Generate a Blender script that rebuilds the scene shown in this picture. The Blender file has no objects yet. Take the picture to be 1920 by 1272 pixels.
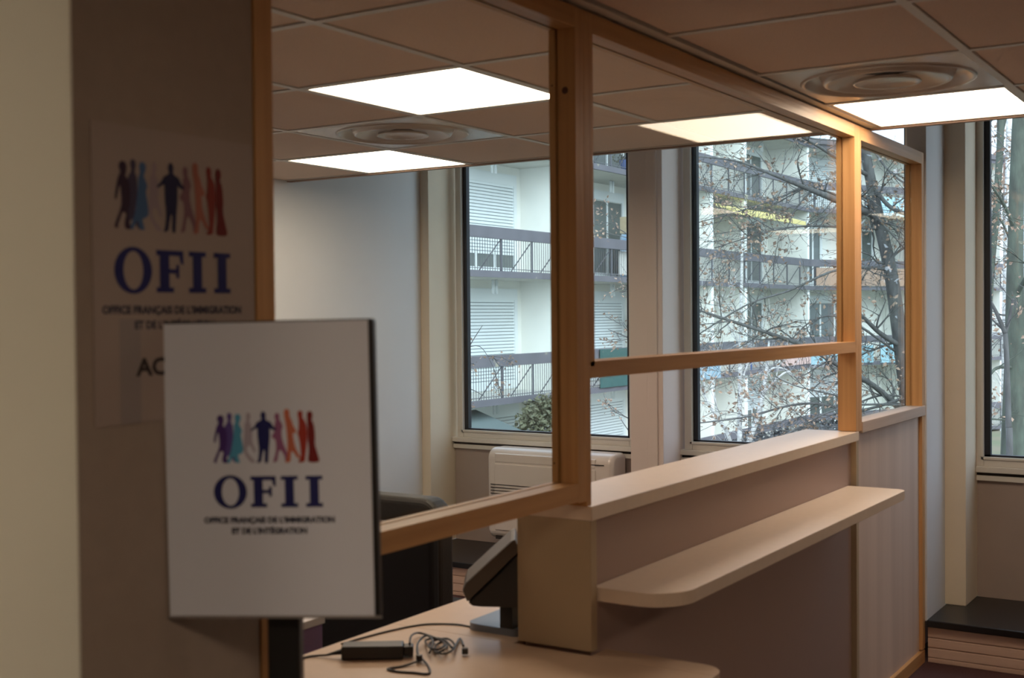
import bpy, bmesh, math, random
from mathutils import Vector, Matrix
from mathutils.geometry import tessellate_polygon
C = bpy.context.scene
COL = C.collection

# ------------------------------------------------------------------ camera
F_PX = 2293.03
CAM_Z = 1.5
RV = Vector((0.842317, 0.53891, -0.008806))
UV = Vector((-0.00278, 0.020682, 0.999782))
FV = Vector((-0.538975, 0.842109, -0.018919))
cd = bpy.data.cameras.new('camera')
cam = bpy.data.objects.new('camera', cd)
COL.objects.link(cam)
cd.sensor_width = 36.0
cd.lens = F_PX * 36.0 / 1920.0
cd.clip_start = 0.05
cd.clip_end = 500
rm = Matrix((RV, UV, -FV)).transposed().to_4x4()
cam.matrix_world = Matrix.Translation((0, 0, CAM_Z)) @ rm
cd.dof.use_dof = True
cd.dof.focus_distance = 8.5
cd.dof.aperture_fstop = 5.6
C.camera = cam

# ------------------------------------------------------------------ view + sky
C.view_settings.view_transform = 'Standard'
C.view_settings.look = 'None'
C.view_settings.gamma = 1
C.view_settings.use_curve_mapping = False
C.view_settings.exposure = 0.0
W = bpy.data.worlds.new('overcast_sky')
C.world = W
W.use_nodes = True
wn = W.node_tree
wn.nodes.clear()
wo = wn.nodes.new('ShaderNodeOutputWorld')
wb = wn.nodes.new('ShaderNodeBackground')
wr = wn.nodes.new('ShaderNodeValToRGB')
wt = wn.nodes.new('ShaderNodeTexCoord')
ws = wn.nodes.new('ShaderNodeSeparateXYZ')
wm = wn.nodes.new('ShaderNodeMapRange')
wm.inputs[1].default_value = -0.05
wm.inputs[2].default_value = 0.6
wr.color_ramp.elements[0].color = (0.76, 0.90, 1.08, 1)
wr.color_ramp.elements[1].color = (0.70, 0.86, 1.10, 1)
wn.links.new(wt.outputs['Generated'], ws.inputs[0])
wn.links.new(ws.outputs[2], wm.inputs[0])
wn.links.new(wm.outputs[0], wr.inputs[0])
wn.links.new(wr.outputs[0], wb.inputs[0])
wb.inputs[1].default_value = 2.1
wn.links.new(wb.outputs[0], wo.inputs[0])
sl_ = bpy.data.lights.new('hazy_sun', 'SUN')
sl_.energy = 5.0; sl_.angle = math.radians(70); sl_.color = (0.90, 0.98, 1.0)
so_ = bpy.data.objects.new('hazy_sun', sl_)
COL.objects.link(so_)
so_.rotation_euler = Vector((0.62, -0.50, 0.60)).to_track_quat('Z', 'Y').to_euler()
PANEL = 12.0          # radiance of the ceiling lights
PANEL_RGB = (1.0, 0.80, 0.60)

# ------------------------------------------------------------------ materials
def mat(name, col, rough=0.6, metal=0.0, spec=0.5, var=0.0, vscale=8.0, stretch=(1, 1, 1), col2=None,
        bump=0.0, bscale=60.0, coat=0.0):
    m = bpy.data.materials.new(name)
    m.use_nodes = True
    nt = m.node_tree
    b = nt.nodes['Principled BSDF']
    b.inputs['Base Color'].default_value = (*col, 1)
    b.inputs['Roughness'].default_value = rough
    b.inputs['Metallic'].default_value = metal
    b.inputs['Specular IOR Level'].default_value = spec
    b.inputs['Coat Weight'].default_value = coat
    tc = nt.nodes.new('ShaderNodeTexCoord')
    mp = nt.nodes.new('ShaderNodeMapping')
    mp.inputs['Scale'].default_value = stretch
    nt.links.new(tc.outputs['Object'], mp.inputs[0])
    if var > 0 or col2:
        n = nt.nodes.new('ShaderNodeTexNoise')
        n.inputs['Scale'].default_value = vscale
        n.inputs['Detail'].default_value = 5
        nt.links.new(mp.outputs[0], n.inputs[0])
        r = nt.nodes.new('ShaderNodeValToRGB')
        c2 = col2 if col2 else tuple(c * (1 - var) for c in col)
        c1 = col if col2 else tuple(min(1, c * (1 + var)) for c in col)
        r.color_ramp.elements[0].position = 0.32
        r.color_ramp.elements[1].position = 0.68
        r.color_ramp.elements[0].color = (*c2, 1)
        r.color_ramp.elements[1].color = (*c1, 1)
        nt.links.new(n.outputs[0], r.inputs[0])
        nt.links.new(r.outputs[0], b.inputs['Base Color'])
    if bump > 0:
        n2 = nt.nodes.new('ShaderNodeTexNoise')
        n2.inputs['Scale'].default_value = bscale
        n2.inputs['Detail'].default_value = 3
        nt.links.new(mp.outputs[0], n2.inputs[0])
        bp = nt.nodes.new('ShaderNodeBump')
        bp.inputs['Strength'].default_value = bump
        bp.inputs['Distance'].default_value = 0.01
        nt.links.new(n2.outputs[0], bp.inputs['Height'])
        nt.links.new(bp.outputs[0], b.inputs['Normal'])
    return m

def glassmat(name, tint=(0.96, 0.985, 0.98)):
    """thin pane: transparent with an angle dependent mirror reflection"""
    m = bpy.data.materials.new(name)
    m.use_nodes = True
    nt = m.node_tree
    nt.nodes.clear()
    o = nt.nodes.new('ShaderNodeOutputMaterial')
    mx = nt.nodes.new('ShaderNodeMixShader')
    t = nt.nodes.new('ShaderNodeBsdfTransparent')
    t.inputs[0].default_value = (*tint, 1)
    g = nt.nodes.new('ShaderNodeBsdfGlossy')
    g.inputs['Roughness'].default_value = 0.0
    g.inputs['Color'].default_value = (1, 1, 1, 1)
    geo = nt.nodes.new('ShaderNodeNewGeometry')
    dt = nt.nodes.new('ShaderNodeVectorMath'); dt.operation = 'DOT_PRODUCT'
    nt.links.new(geo.outputs['Incoming'], dt.inputs[0])
    nt.links.new(geo.outputs['Normal'], dt.inputs[1])
    ab = nt.nodes.new('ShaderNodeMath'); ab.operation = 'ABSOLUTE'
    nt.links.new(dt.outputs['Value'], ab.inputs[0])
    su = nt.nodes.new('ShaderNodeMath'); su.operation = 'SUBTRACT'; su.inputs[0].default_value = 1
    nt.links.new(ab.outputs[0], su.inputs[1])
    pw = nt.nodes.new('ShaderNodeMath'); pw.operation = 'POWER'; pw.inputs[1].default_value = 5
    nt.links.new(su.outputs[0], pw.inputs[0])
    ma = nt.nodes.new('ShaderNodeMath'); ma.operation = 'MULTIPLY_ADD'
    ma.inputs[1].default_value = 0.44; ma.inputs[2].default_value = 0.018
    nt.links.new(pw.outputs[0], ma.inputs[0])
    nt.links.new(ma.outputs[0], mx.inputs[0])
    nt.links.new(t.outputs[0], mx.inputs[1])
    nt.links.new(g.outputs[0], mx.inputs[2])
    nt.links.new(mx.outputs[0], o.inputs[0])
    return m

def emis(name, col, s):
    m = bpy.data.materials.new(name)
    m.use_nodes = True
    b = m.node_tree.nodes['Principled BSDF']
    b.inputs['Base Color'].default_value = (0.8, 0.8, 0.8, 1)
    b.inputs['Emission Color'].default_value = (*col, 1)
    b.inputs['Emission Strength'].default_value = s
    return m

def pine(name, axis):
    st = [26, 26, 26]; st['xyz'.index(axis)] = 1.0
    return mat(name, (0.65, 0.36, 0.15), rough=0.45, col2=(0.51, 0.265, 0.10), vscale=1.6, stretch=tuple(st), bump=0.12, bscale=4)

M = {}
M['pine_z'] = pine('pine_upright', 'z')
M['pine_y'] = pine('pine_lengthwise', 'y')
M['knot'] = mat('pine_knot', (0.10, 0.035, 0.015), rough=0.6)
M['glass'] = glassmat('clear_glass')
M['outer_glass'] = glassmat('window_glass', (0.97, 0.99, 0.985))
M['ceiling_tile'] = mat('mineral_fibre_tile', (0.78, 0.60, 0.49), rough=0.95, var=0.08, vscale=320, bump=0.25, bscale=260)
M['t_bar'] = mat('grey_white_steel', (0.72, 0.68, 0.63), rough=0.45)
M['shadow_gap'] = mat('dark_joint', (0.10, 0.075, 0.06), rough=0.9)
M['vent'] = mat('vent_enamel', (0.66, 0.60, 0.55), rough=0.24, spec=0.6)
M['diffuser'] = emis('opal_diffuser', PANEL_RGB, PANEL)
M['near_wall'] = mat('pale_olive_paint', (0.80, 0.80, 0.68), rough=0.85, var=0.03, vscale=4, bump=0.05, bscale=200)
M['column'] = mat('pinkish_white_paint', (0.76, 0.65, 0.60), rough=0.8)
M['white_wall'] = mat('matt_white_paint', (0.72, 0.71, 0.71), rough=0.85, var=0.02, vscale=3)
M['cream_wall'] = mat('cream_paint', (0.78, 0.67, 0.52), rough=0.85, var=0.03, vscale=4, bump=0.05, bscale=200)
M['panel_beige'] = mat('beige_laminate', (0.38, 0.305, 0.25), rough=0.6, var=0.03, vscale=30)
M['frame_white'] = mat('window_lacquer', (0.70, 0.66, 0.60), rough=0.4)
M['gasket'] = mat('black_gasket', (0.012, 0.014, 0.022), rough=0.5)
M['taupe'] = mat('taupe_wall_panel', (0.40, 0.32, 0.28), rough=0.75, var=0.02)
M['bench_black'] = mat('black_laminate', (0.012, 0.011, 0.012), rough=0.35)
M['riser'] = mat('limed_oak', (0.74, 0.54, 0.44), rough=0.6, col2=(0.60, 0.42, 0.33), vscale=1.5, stretch=(1, 20, 20))
M['plank'] = mat('limed_oak_plank', (0.72, 0.56, 0.46), rough=0.6, col2=(0.58, 0.44, 0.36), vscale=1.0, stretch=(1, 7, 0.3))
M['plank_rail'] = mat('limed_oak_rail', (0.62, 0.48, 0.39), rough=0.55, col2=(0.52, 0.39, 0.31), vscale=1.5, stretch=(20, 1, 20))
M['carpet'] = mat('maroon_carpet', (0.075, 0.03, 0.03), rough=1.0, var=0.3, vscale=200, bump=0.4, bscale=300)
M['counter_top'] = mat('pale_beech_laminate', (0.80, 0.66, 0.53), rough=0.38, var=0.02, vscale=40)
M['counter_side'] = mat('cream_laminate', (0.47, 0.36, 0.23), rough=0.5)
M['counter_front'] = mat('mauve_laminate', (0.40, 0.285, 0.24), rough=0.5)
M['desk'] = mat('maple_laminate', (0.62, 0.46, 0.33), rough=0.35, var=0.02, vscale=30)
M['paper'] = mat('sign_paper', (0.80, 0.83, 0.92), rough=0.7)
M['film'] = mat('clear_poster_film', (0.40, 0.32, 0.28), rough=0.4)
M['black'] = mat('satin_black', (0.012, 0.011, 0.011), rough=0.4)
M['dark_plastic'] = mat('black_plastic', (0.018, 0.016, 0.016), rough=0.35)
M['chair_black'] = mat('black_leatherette', (0.018, 0.014, 0.012), rough=0.55, bump=0.1, bscale=120)
M['chair_mesh'] = mat('black_upholstery', (0.008, 0.007, 0.008), rough=0.9)
M['chrome'] = mat('chrome', (0.6, 0.6, 0.6), rough=0.2, metal=1)
M['bezel'] = mat('dark_grey_bezel', (0.115, 0.10, 0.09), rough=0.4)
M['grey_plastic'] = mat('warm_grey_plastic', (0.30, 0.27, 0.255), rough=0.4)
M['blue_grey'] = mat('blue_grey_plastic', (0.16, 0.18, 0.22), rough=0.3)
M['purple'] = mat('purple_lacquer', (0.26, 0.17, 0.33), rough=0.6)
M['unit_white'] = mat('white_enamel', (0.74, 0.66, 0.60), rough=0.25)
M['slot'] = mat('dark_slot', (0.03, 0.022, 0.02), rough=0.8)
M['navy'] = mat('navy_ink', (0.010, 0.014, 0.13), rough=0.6)
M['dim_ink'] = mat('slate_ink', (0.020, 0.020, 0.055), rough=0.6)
M['brown_ink'] = mat('dark_ink', (0.03, 0.02, 0.02), rough=0.6)
FIGC = [(0.075, 0.028, 0.20), (0.13, 0.085, 0.36), (0.10, 0.42, 0.66), (0.50, 0.46, 0.56), (0.010, 0.014, 0.13),
        (0.34, 0.12, 0.26), (0.62, 0.17, 0.09), (0.42, 0.035, 0.018), (0.22, 0.008, 0.008)]
for i, c in enumerate(FIGC):
    M['fig%d' % i] = mat('figure_ink', c, rough=0.6)

# ------------------------------------------------------------------ mesh helpers
def nb(): return bmesh.new()

def box(bm, x0, x1, y0, y1, z0, z1, bev=0.0, mi=0):
    vs = [bm.verts.new((x, y, z)) for x in (x0, x1) for y in (y0, y1) for z in (z0, z1)]
    fs = []
    for q in ((0, 1, 3, 2), (4, 6, 7, 5), (0, 4, 5, 1), (2, 3, 7, 6), (0, 2, 6, 4), (1, 5, 7, 3)):
        f = bm.faces.new([vs[i] for i in q]); f.material_index = mi; fs.append(f)
    if bev > 0:
        es = set()
        for f in fs:
            for e in f.edges: es.add(e)
        bmesh.ops.bevel(bm, geom=list(es), offset=bev, segments=2, profile=0.5, affect='EDGES')
    return vs

def prism(bm, pts, vec, mi=0):
    """pts: closed 3d outline; vec: extrusion"""
    vec = Vector(vec)
    a = [bm.verts.new(Vector(p)) for p in pts]
    b = [bm.verts.new(Vector(p) + vec) for p in pts]
    n = len(pts)
    try:
        f = bm.faces.new(a); f.material_index = mi
        f = bm.faces.new(list(reversed(b))); f.material_index = mi
    except ValueError:
        pass
    for i in range(n):
        f = bm.faces.new((a[i], b[i], b[(i + 1) % n], a[(i + 1) % n])); f.material_index = mi

def tube(bm, pts, radii, seg=8, cap=True, mi=0):
    pts = [Vector(p) for p in pts]
    if not isinstance(radii, (list, tuple)): radii = [radii] * len(pts)
    rings = []
    prev = None
    for i, p in enumerate(pts):
        d = (pts[min(i + 1, len(pts) - 1)] - pts[max(i - 1, 0)])
        if d.length < 1e-9: d = Vector((0, 0, 1))
        d.normalize()
        if prev is None:
            up = Vector((0, 0, 1)) if abs(d.z) < 0.9 else Vector((1, 0, 0))
            a = d.cross(up).normalized()
        else:
            a = (prev - d * prev.dot(d))
            if a.length < 1e-6: a = d.orthogonal()
            a.normalize()
        prev = a
        b = d.cross(a)
        rings.append([bm.verts.new(p + (a * math.cos(t) + b * math.sin(t)) * radii[i])
                      for t in [2 * math.pi * k / seg for k in range(seg)]])
    for i in range(len(rings) - 1):
        for k in range(seg):
            f = bm.faces.new((rings[i][k], rings[i][(k + 1) % seg], rings[i + 1][(k + 1) % seg], rings[i + 1][k]))
            f.smooth = True; f.material_index = mi
    if cap and seg > 2:
        bm.faces.new(list(reversed(rings[0]))).material_index = mi
        bm.faces.new(rings[-1]).material_index = mi

def lathe(bm, prof, c, seg=48, axis='z', mi=0):
    rings = []
    for r, z in prof:
        ring = []
        for k in range(seg):
            t = 2 * math.pi * k / seg
            ring.append(bm.verts.new((c[0] + r * math.cos(t), c[1] + r * math.sin(t), c[2] + z)))
        rings.append(ring)
    for i in range(len(rings) - 1):
        for k in range(seg):
            f = bm.faces.new((rings[i][k], rings[i][(k + 1) % seg], rings[i + 1][(k + 1) % seg], rings[i + 1][k]))
            f.smooth = True; f.material_index = mi

def obj(name, bm, m, parent=None, world=True, normals=True):
    if normals: bmesh.ops.recalc_face_normals(bm, faces=bm.faces)
    me = bpy.data.meshes.new(name)
    if parent is not None and world:
        off = Vector((0, 0, 0)); p = parent
        while p is not None:
            off += p.location; p = p.parent
        for v in bm.verts: v.co -= off
    bm.to_mesh(me); bm.free()
    o = bpy.data.objects.new(name, me)
    COL.objects.link(o)
    for mm in (m if isinstance(m, (list, tuple)) else [m]): me.materials.append(mm)
    if parent is not None: o.parent = parent
    return o

def tag(o, label=None, cat=None, group=None, kind=None):
    if label: o['label'] = label
    if cat: o['category'] = cat
    if group: o['group'] = group
    if kind: o['kind'] = kind
    return o

def thing(name, loc, label, cat, group=None, rz=0.0):
    o = bpy.data.objects.new(name, None)
    COL.objects.link(o)
    o.location = loc
    o.rotation_euler = (0, 0, rz)
    o.empty_display_size = 0.1
    return tag(o, label, cat, group)

def struct(name, bm, m, label=None):
    o = obj(name, bm, m)
    o['kind'] = 'structure'
    if label: o['label'] = label
    return o

def bx(name, dims, m, parent=None, bev=0.0, world=True):
    bm = nb(); box(bm, *dims, bev=bev)
    return obj(name, bm, m, parent, world)

def part_label(o, s): o['label'] = s; return o

def PT(px, py, depth):
    """a point seen in the photograph's direction (px,py) at its own distance"""
    d = FV + RV * ((px - 960) / F_PX) - UV * ((py - 636) / F_PX)
    return Vector((0, 0, CAM_Z)) + d * depth

def glyphs(body, size, m, name, parent, origin, right, up, bold=0.0, spacing=1.0, fit=None):
    """lettering as flat ink lying on its sheet; origin = centre of the baseline"""
    cu = bpy.data.curves.new(name, 'FONT')
    cu.body = body; cu.size = size; cu.align_x = 'CENTER'
    cu.offset = bold; cu.space_character = spacing
    cu.resolution_u = 3
    t = bpy.data.objects.new(name, cu)
    COL.objects.link(t)
    bpy.context.view_layer.update()
    dg = bpy.context.evaluated_depsgraph_get()
    me = bpy.data.meshes.new_from_object(t.evaluated_get(dg))
    bpy.data.objects.remove(t)
    bm = nb(); bm.from_mesh(me)
    bpy.data.meshes.remove(me)
    xs = [v.co.x for v in bm.verts]
    w = max(xs) - min(xs); cx = (max(xs) + min(xs)) / 2
    s = fit / w if fit else 1.0
    right = Vector(right); up = Vector(up)
    n = right.cross(up)
    for v in bm.verts:
        v.co = Vector(origin) + right * ((v.co.x - cx) * s) + up * v.co.y * (size and 1) + n * 0.0004
    for v in bm.faces: v.material_index = 0
    return obj(name, bm, m, parent, world=True, normals=False)

# ------------------------------------------------------------------ the agency's emblem (nine walkers and the name)
FIG = [
 [(505,800),(530,788),(552,805),(548,845),(540,860),(562,880),(575,930),(570,1010),(560,1040),(555,1080),(575,1130),(580,1143),(535,1143),(530,1110),(545,1060),(520,1050),(500,1100),(488,1125),(492,1140),(465,1138),(470,1115),(510,1030),(515,990),(505,900),(490,960),(482,992),(468,985),(480,920),(495,865),(508,850)],
 [(578,780),(592,768),(608,780),(610,815),(603,835),(618,860),(622,930),(612,1000),(600,1050),(640,1110),(655,1135),(625,1143),(585,1085),(565,1100),(560,1135),(530,1138),(545,1070),(560,1000),(553,900),(560,855),(580,838)],
 [(635,795),(655,780),(678,795),(675,830),(662,850),(680,880),(690,910),(675,930),(690,1000),(695,1060),(670,1078),(650,1080),(662,1125),(668,1143),(630,1140),(620,1085),(598,1120),(590,1143),(565,1140),(590,1080),(600,1060),(615,980),(625,900),(625,860),(638,840)],
 [(722,780),(738,770),(752,785),(750,815),(742,835),(758,860),(765,920),(760,980),(790,1060),(775,1070),(745,1010),(725,1020),(718,1060),(760,1110),(790,1135),(760,1145),(730,1120),(700,1070),(690,1040),(700,960),(705,900),(708,850),(722,835)],
 [(835,775),(850,762),(868,775),(866,812),(875,828),(908,840),(925,875),(950,890),(940,905),(905,895),(898,880),(898,960),(888,1040),(882,1110),(880,1145),(852,1148),(858,1050),(848,1045),(835,1100),(828,1140),(790,1145),(805,1125),(815,1040),(805,960),(805,880),(790,890),(755,910),(750,898),(785,870),(800,840),(832,828),(840,812)],
 [(940,785),(955,775),(972,787),(972,825),(985,840),(1000,880),(985,900),(990,980),(1030,1080),(1045,1140),(1010,1143),(1005,1090),(970,1040),(955,1090),(950,1135),(915,1143),(925,1120),(945,1040),(940,970),(915,960),(910,945),(935,910),(935,850),(945,835)],
 [(1010,755),(1028,745),(1048,757),(1050,800),(1065,830),(1075,870),(1100,910),(1090,930),(1070,920),(1080,1000),(1100,1060),(1130,1110),(1110,1120),(1060,1050),(1052,1090),(1050,1140),(1005,1146),(1025,1110),(1030,1000),(1025,900),(1015,830),(1008,800)],
 [(1112,772),(1128,760),(1146,772),(1147,810),(1165,835),(1178,870),(1180,960),(1170,1050),(1160,1110),(1158,1140),(1100,1146),(1130,1110),(1125,1020),(1115,950),(1105,930),(1115,900),(1118,850),(1115,815)],
 [(1182,775),(1200,762),(1222,775),(1222,815),(1215,830),(1232,860),(1240,940),(1235,1010),(1255,1080),(1272,1138),(1235,1146),(1185,1143),(1180,1120),(1190,1050),(1180,950),(1183,860),(1180,815)]]

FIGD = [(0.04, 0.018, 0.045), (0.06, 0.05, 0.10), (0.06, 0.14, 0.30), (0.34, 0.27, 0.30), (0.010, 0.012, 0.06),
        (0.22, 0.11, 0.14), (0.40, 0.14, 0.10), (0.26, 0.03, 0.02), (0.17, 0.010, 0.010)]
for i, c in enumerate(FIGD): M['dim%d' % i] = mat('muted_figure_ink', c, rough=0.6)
HEADS = [(525, 813, 27, 29), (593, 797, 20, 29), (656, 805, 24, 28), (737, 797, 17, 28), (851, 793, 20, 31), (955, 802, 19, 28), (1029, 775, 22, 31), (1130, 787, 20, 29), (1202, 795, 22, 32)]
def emblem(parent, origin, right, up, unit, dy=0.0, ink='fig'):
    """origin: centre of the big letters' baseline, unit: width of the four letters"""
    right = Vector(right); up = Vector(up); n = right.cross(up); o = Vector(origin)
    bm = nb()
    order = [3, 1, 0, 2, 5, 6, 7, 8, 4]
    for k, i in enumerate(order):
        pts = FIG[i]
        sm = []
        N = len(pts)
        for j in range(N):     # one round of corner cutting
            a, b = pts[j], pts[(j + 1) % N]
            sm.append((a[0] * .75 + b[0] * .25, a[1] * .75 + b[1] * .25))
            sm.append((a[0] * .25 + b[0] * .75, a[1] * .25 + b[1] * .75))
        vs = [bm.verts.new(o + right * ((x - 876) / 815 * unit) + up * (((1474 - y) / 815 + dy) * unit) + n * (0.0004 + 0.00006 * k)) for x, y in sm]
        for tri in tessellate_polygon([[Vector((x, y, 0)) for x, y in sm]]):
            f = bm.faces.new([vs[q] for q in tri]); f.material_index = i
        hx, hy, ha, hb = HEADS[i]
        f = bm.faces.new([bm.verts.new(o + right * ((hx + ha * math.cos(t) - 876) / 815 * unit) + up * (((1474 - hy + hb * math.sin(t)) / 815 + dy) * unit) + n * (0.00043 + 0.00006 * k)) for t in [2 * math.pi * q / 20 for q in range(20)]])
        f.material_index = i
    a = obj('walkers_print', bm, [M[ink + '%d' % i] for i in range(9)], parent, normals=False)
    # slab serif letters  O F I I ; each in a cell, cap height .283
    bm = nb(); H = 0.283
    lay = [0]
    def P(x, y): return o + right * (x * unit) + up * (y * unit) + n * (0.0004 + 0.00005 * lay[0])
    def poly(ps):
        lay[0] += 1
        bm.faces.new([bm.verts.new(P(*p)) for p in ps])
    # O
    cx, cy, N = -0.355, H / 2, 36
    ou = [bm.verts.new(P(cx + 0.155 * math.cos(t), cy + (H / 2 + .012) * math.sin(t))) for t in [2 * math.pi * k / N for k in range(N)]]
    inn = [bm.verts.new(P(cx + 0.080 * math.cos(t), cy + (H / 2 - .016) * math.sin(t))) for t in [2 * math.pi * k / N for k in range(N)]]
    for k in range(N): bm.faces.new((ou[k], ou[(k + 1) % N], inn[(k + 1) % N], inn[k]))
    def I(x0):
        st = 0.084; sw = 0.156
        xm = x0 + sw / 2
        poly([(xm - st / 2, .0), (xm + st / 2, .0), (xm + st / 2, H), (xm - st / 2, H)])
        for yb in (0, H - .034):
            poly([(x0, yb), (x0 + sw, yb), (x0 + sw, yb + .034), (x0, yb + .034)])
    # F
    poly([(-.136, 0), (-.052, 0), (-.052, H), (-.136, H)])
    poly([(-.165, 0), (-.015, 0), (-.015, .034), (-.165, .034)])
    poly([(-.165, H - .036), (.070, H - .036), (.070, H), (-.165, H)])
    poly([(.046, H - .085), (.072, H - .095), (.070, H), (.030, H - .02)])
    poly([(-.060, .128), (.020, .128), (.020, .158), (-.060, .158)])
    poly([(.006, .098), (.032, .098), (.032, .188), (.006, .188)])
    I(0.118); I(0.348)
    b = obj('name_lettering', bm, M['navy'], parent, normals=False)
    c = glyphs('OFFICE FRANÇAIS DE L’IMMIGRATION', 0.072 * unit, M['dim_ink'], 'caption_lettering', parent,
               o + up * (-0.141 * unit), right, up, bold=0.0006, fit=1.215 * unit)
    d = glyphs('ET DE L’INTÉGRATION', 0.072 * unit, M['dim_ink'], 'caption_lettering', parent,
               o + up * (-0.240 * unit), right, up, bold=0.0006, fit=0.70 * unit)

# ================================================================== THE ROOM
CZ = 2.184                    # ceiling
# floor, ceiling and recess over the windows
bm = nb(); box(bm, -4.34, 3.2, -3.2, 6.1, -0.15, 0.0); struct('floor', bm, M['carpet'])

XL, YL = -1.319, 2.757        # common grid corner
LIGHTS = [(-2, 0), (-4, 2), (0, 2), (2, -5), (1, -7), (4, 1), (-4, -2)]  # later entries are unseen panels added to light the room
VENTS = [(-3, 1), (0, 1), (3, 1)]
def cell(i, j):
    y0 = YL + 0.6 * (j) - (0.6 if False else 0)
    x0 = XL + 0.6 * i + (0.015 if i >= 0 else 0)
    return x0, x0 + 0.6 - (0.025 if i == 0 else 0), y0, y0 + 0.6
bm = nb(); g = nb(); dk = nb()
cols = range(-5, 8); rows = range(-10, 3)
for i in cols:
    for j in rows:
        x0, x1, y0, y1 = cell(i, j)
        if i >= 1: x0 -= 0.025; x1 -= 0.025
        if (i, j) in LIGHTS or (i, j) in VENTS: continue
        box(bm, x0 + .0155, x1 - .0155, y0 + .0155, y1 - .0155, CZ + .003, CZ + .02, bev=0.002)
struct('ceiling', bm, M['ceiling_tile'], 'beige speckled ceiling tiles')
yb0, yb1 = YL - 6.0, YL + 1.8
for j in range(-10, 4):
    y = YL + 0.6 * j
    box(g, -4.32, -1.335, y - .012, y + .012, CZ, CZ + .03)
    box(g, -1.304, 3.2, y - .012, y + .012, CZ, CZ + .03)
for i in range(-5, 9):
    x = XL + 0.6 * i + (0 if i < 1 else -0.010)
    if i == 0: continue
    for j in range(-10, 3):
        y = YL + 0.6 * j
        box(g, x - .012, x + .012, y + .012, y + .588, CZ, CZ + .03)
box(g, -1.345, -1.300, yb0, yb1, CZ - .001, CZ + .03)
struct('trim_1', g, M['t_bar'], 'pale metal grid between the ceiling tiles')
bm = nb(); box(bm, -4.34, 3.2, -3.3, YL + 1.80, CZ + .035, CZ + .10); struct('ceiling_2', bm, M['shadow_gap'])
# fascia at the ceiling's end and the raised recess above the windows
ye = YL + 1.80
bm = nb(); box(bm, -4.34, 3.2, ye, ye + .03, CZ - .006, 3.0, bev=.002); struct('trim_2', bm, mat('fascia_brown', (0.34, 0.24, 0.19), rough=0.7))
bm = nb(); box(bm, -4.34, 3.2, ye, 6.1, 3.0, 3.1); struct('ceiling_3', bm, M['white_wall'])
# walls out of and in view
bm = nb(); box(bm, -4.40, -4.245, -3.2, 5.66, 0, 3.0); struct('wall_left', bm, M['white_wall'])
bm = nb(); box(bm, 3.2, 3.35, -3.2, 6.1, 0, 3.0); struct('wall_right', bm, M['cream_wall'])
bm = nb(); box(bm, -4.40, 3.2, -3.35, -3.2, 0, 3.0); struct('wall_back', bm, M['cream_wall'])
# panelled wall carrying the poster, in line with the glazed frames
bm = nb(); box(bm, -1.395, -1.332, -3.2, 1.358, 0, CZ - .008, bev=.002); struct('wall_partition', bm, M['panel_beige'])
# cream pillar in the near left
bm = nb(); box(bm, -1.331, -1.035, 0.30, 0.803, 0, CZ - .001, bev=.004); struct('wall_near', bm, M['near_wall'])

# ---- window wall: openings, piers, sills
YW = 5.90
def window(n, xg0, xg1, label):
    zt = 2.75; zb = 0.834
    bm = nb()
    fw = 0.045
    # sash and outer frame, stepped
    for (a, b, c, d, y0, y1) in ((xg0 - fw, xg1 + fw, zb - fw, zt + fw, YW - .015, YW + .05),):
        box(bm, a, xg0, y0, y1, c, d, bev=.003)
        box(bm, xg1, b, y0, y1, c, d, bev=.003)
        box(bm, xg0, xg1, y0, y1, c, zb, bev=.003)
        box(bm, xg0, xg1, y0, y1, zt, d, bev=.003)
    # inner bright bead
    box(bm, xg0 - .012, xg0, YW - .022, YW - .01, zb - .012, zt, bev=.001)
    box(bm, xg0 - .012, xg1 + .012, YW - .022, YW - .01, zb - .012, zb, bev=.001)
    w = obj('window_%d' % n, bm, M['frame_white'])
    w['kind'] = 'structure'; w['label'] = label
    gk = nb()
    box(gk, xg0, xg0 + .026, YW - .002, YW + .03, zb, zt)
    box(gk, xg1 - .016, xg1, YW - .002, YW + .03, zb, zt)
    box(gk, xg0, xg1, YW - .002, YW + .03, zb, zb + .009)
    obj('gasket', gk, M['gasket'], w)
    p = nb(); box(p, xg0 + .001, xg1 - .001, YW + .008, YW + .014, zb + .001, zt - .001)
    obj('pane', p, M['outer_glass'], w)
    return w
window(1, -4.110, -3.020, 'left window behind the reception desk')
window(2, -2.652, -1.545, 'middle window seen through the glazed frames')
window(3, -1.200, -0.09, 'right window beside the partition end')
# inner window boards (sills) with shadow gap and the strip below
def spans():
    return ((-4.18, -2.90), (-2.715, -1.41), (-1.232, 0.0))
bm = nb()
for a, b in spans():
    box(bm, a, b, YW - .035, YW + .05, 0.763, 0.790, bev=.003)
    box(bm, a, b, YW - .020, YW - .002, 0.725, 0.748)
struct('trim_3', bm, M['frame_white'], 'pale window boards')
bm = nb()
for a, b in spans(): box(bm, a, b, YW - .010, YW + .02, 0.745, 0.766)
struct('trim_4', bm, M['slot'], 'dark gap under the window boards')
bm = nb()
for a, b in spans(): box(bm, a, b, YW, YW + .10, 0.0, 0.763)
struct('wall_window', bm, M['taupe'], 'taupe panels under the windows')
bm = nb()
box(bm, -4.4, 3.2, YW, YW + .10, 2.795, 3.0)
struct('wall_header', bm, M['white_wall'])
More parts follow.
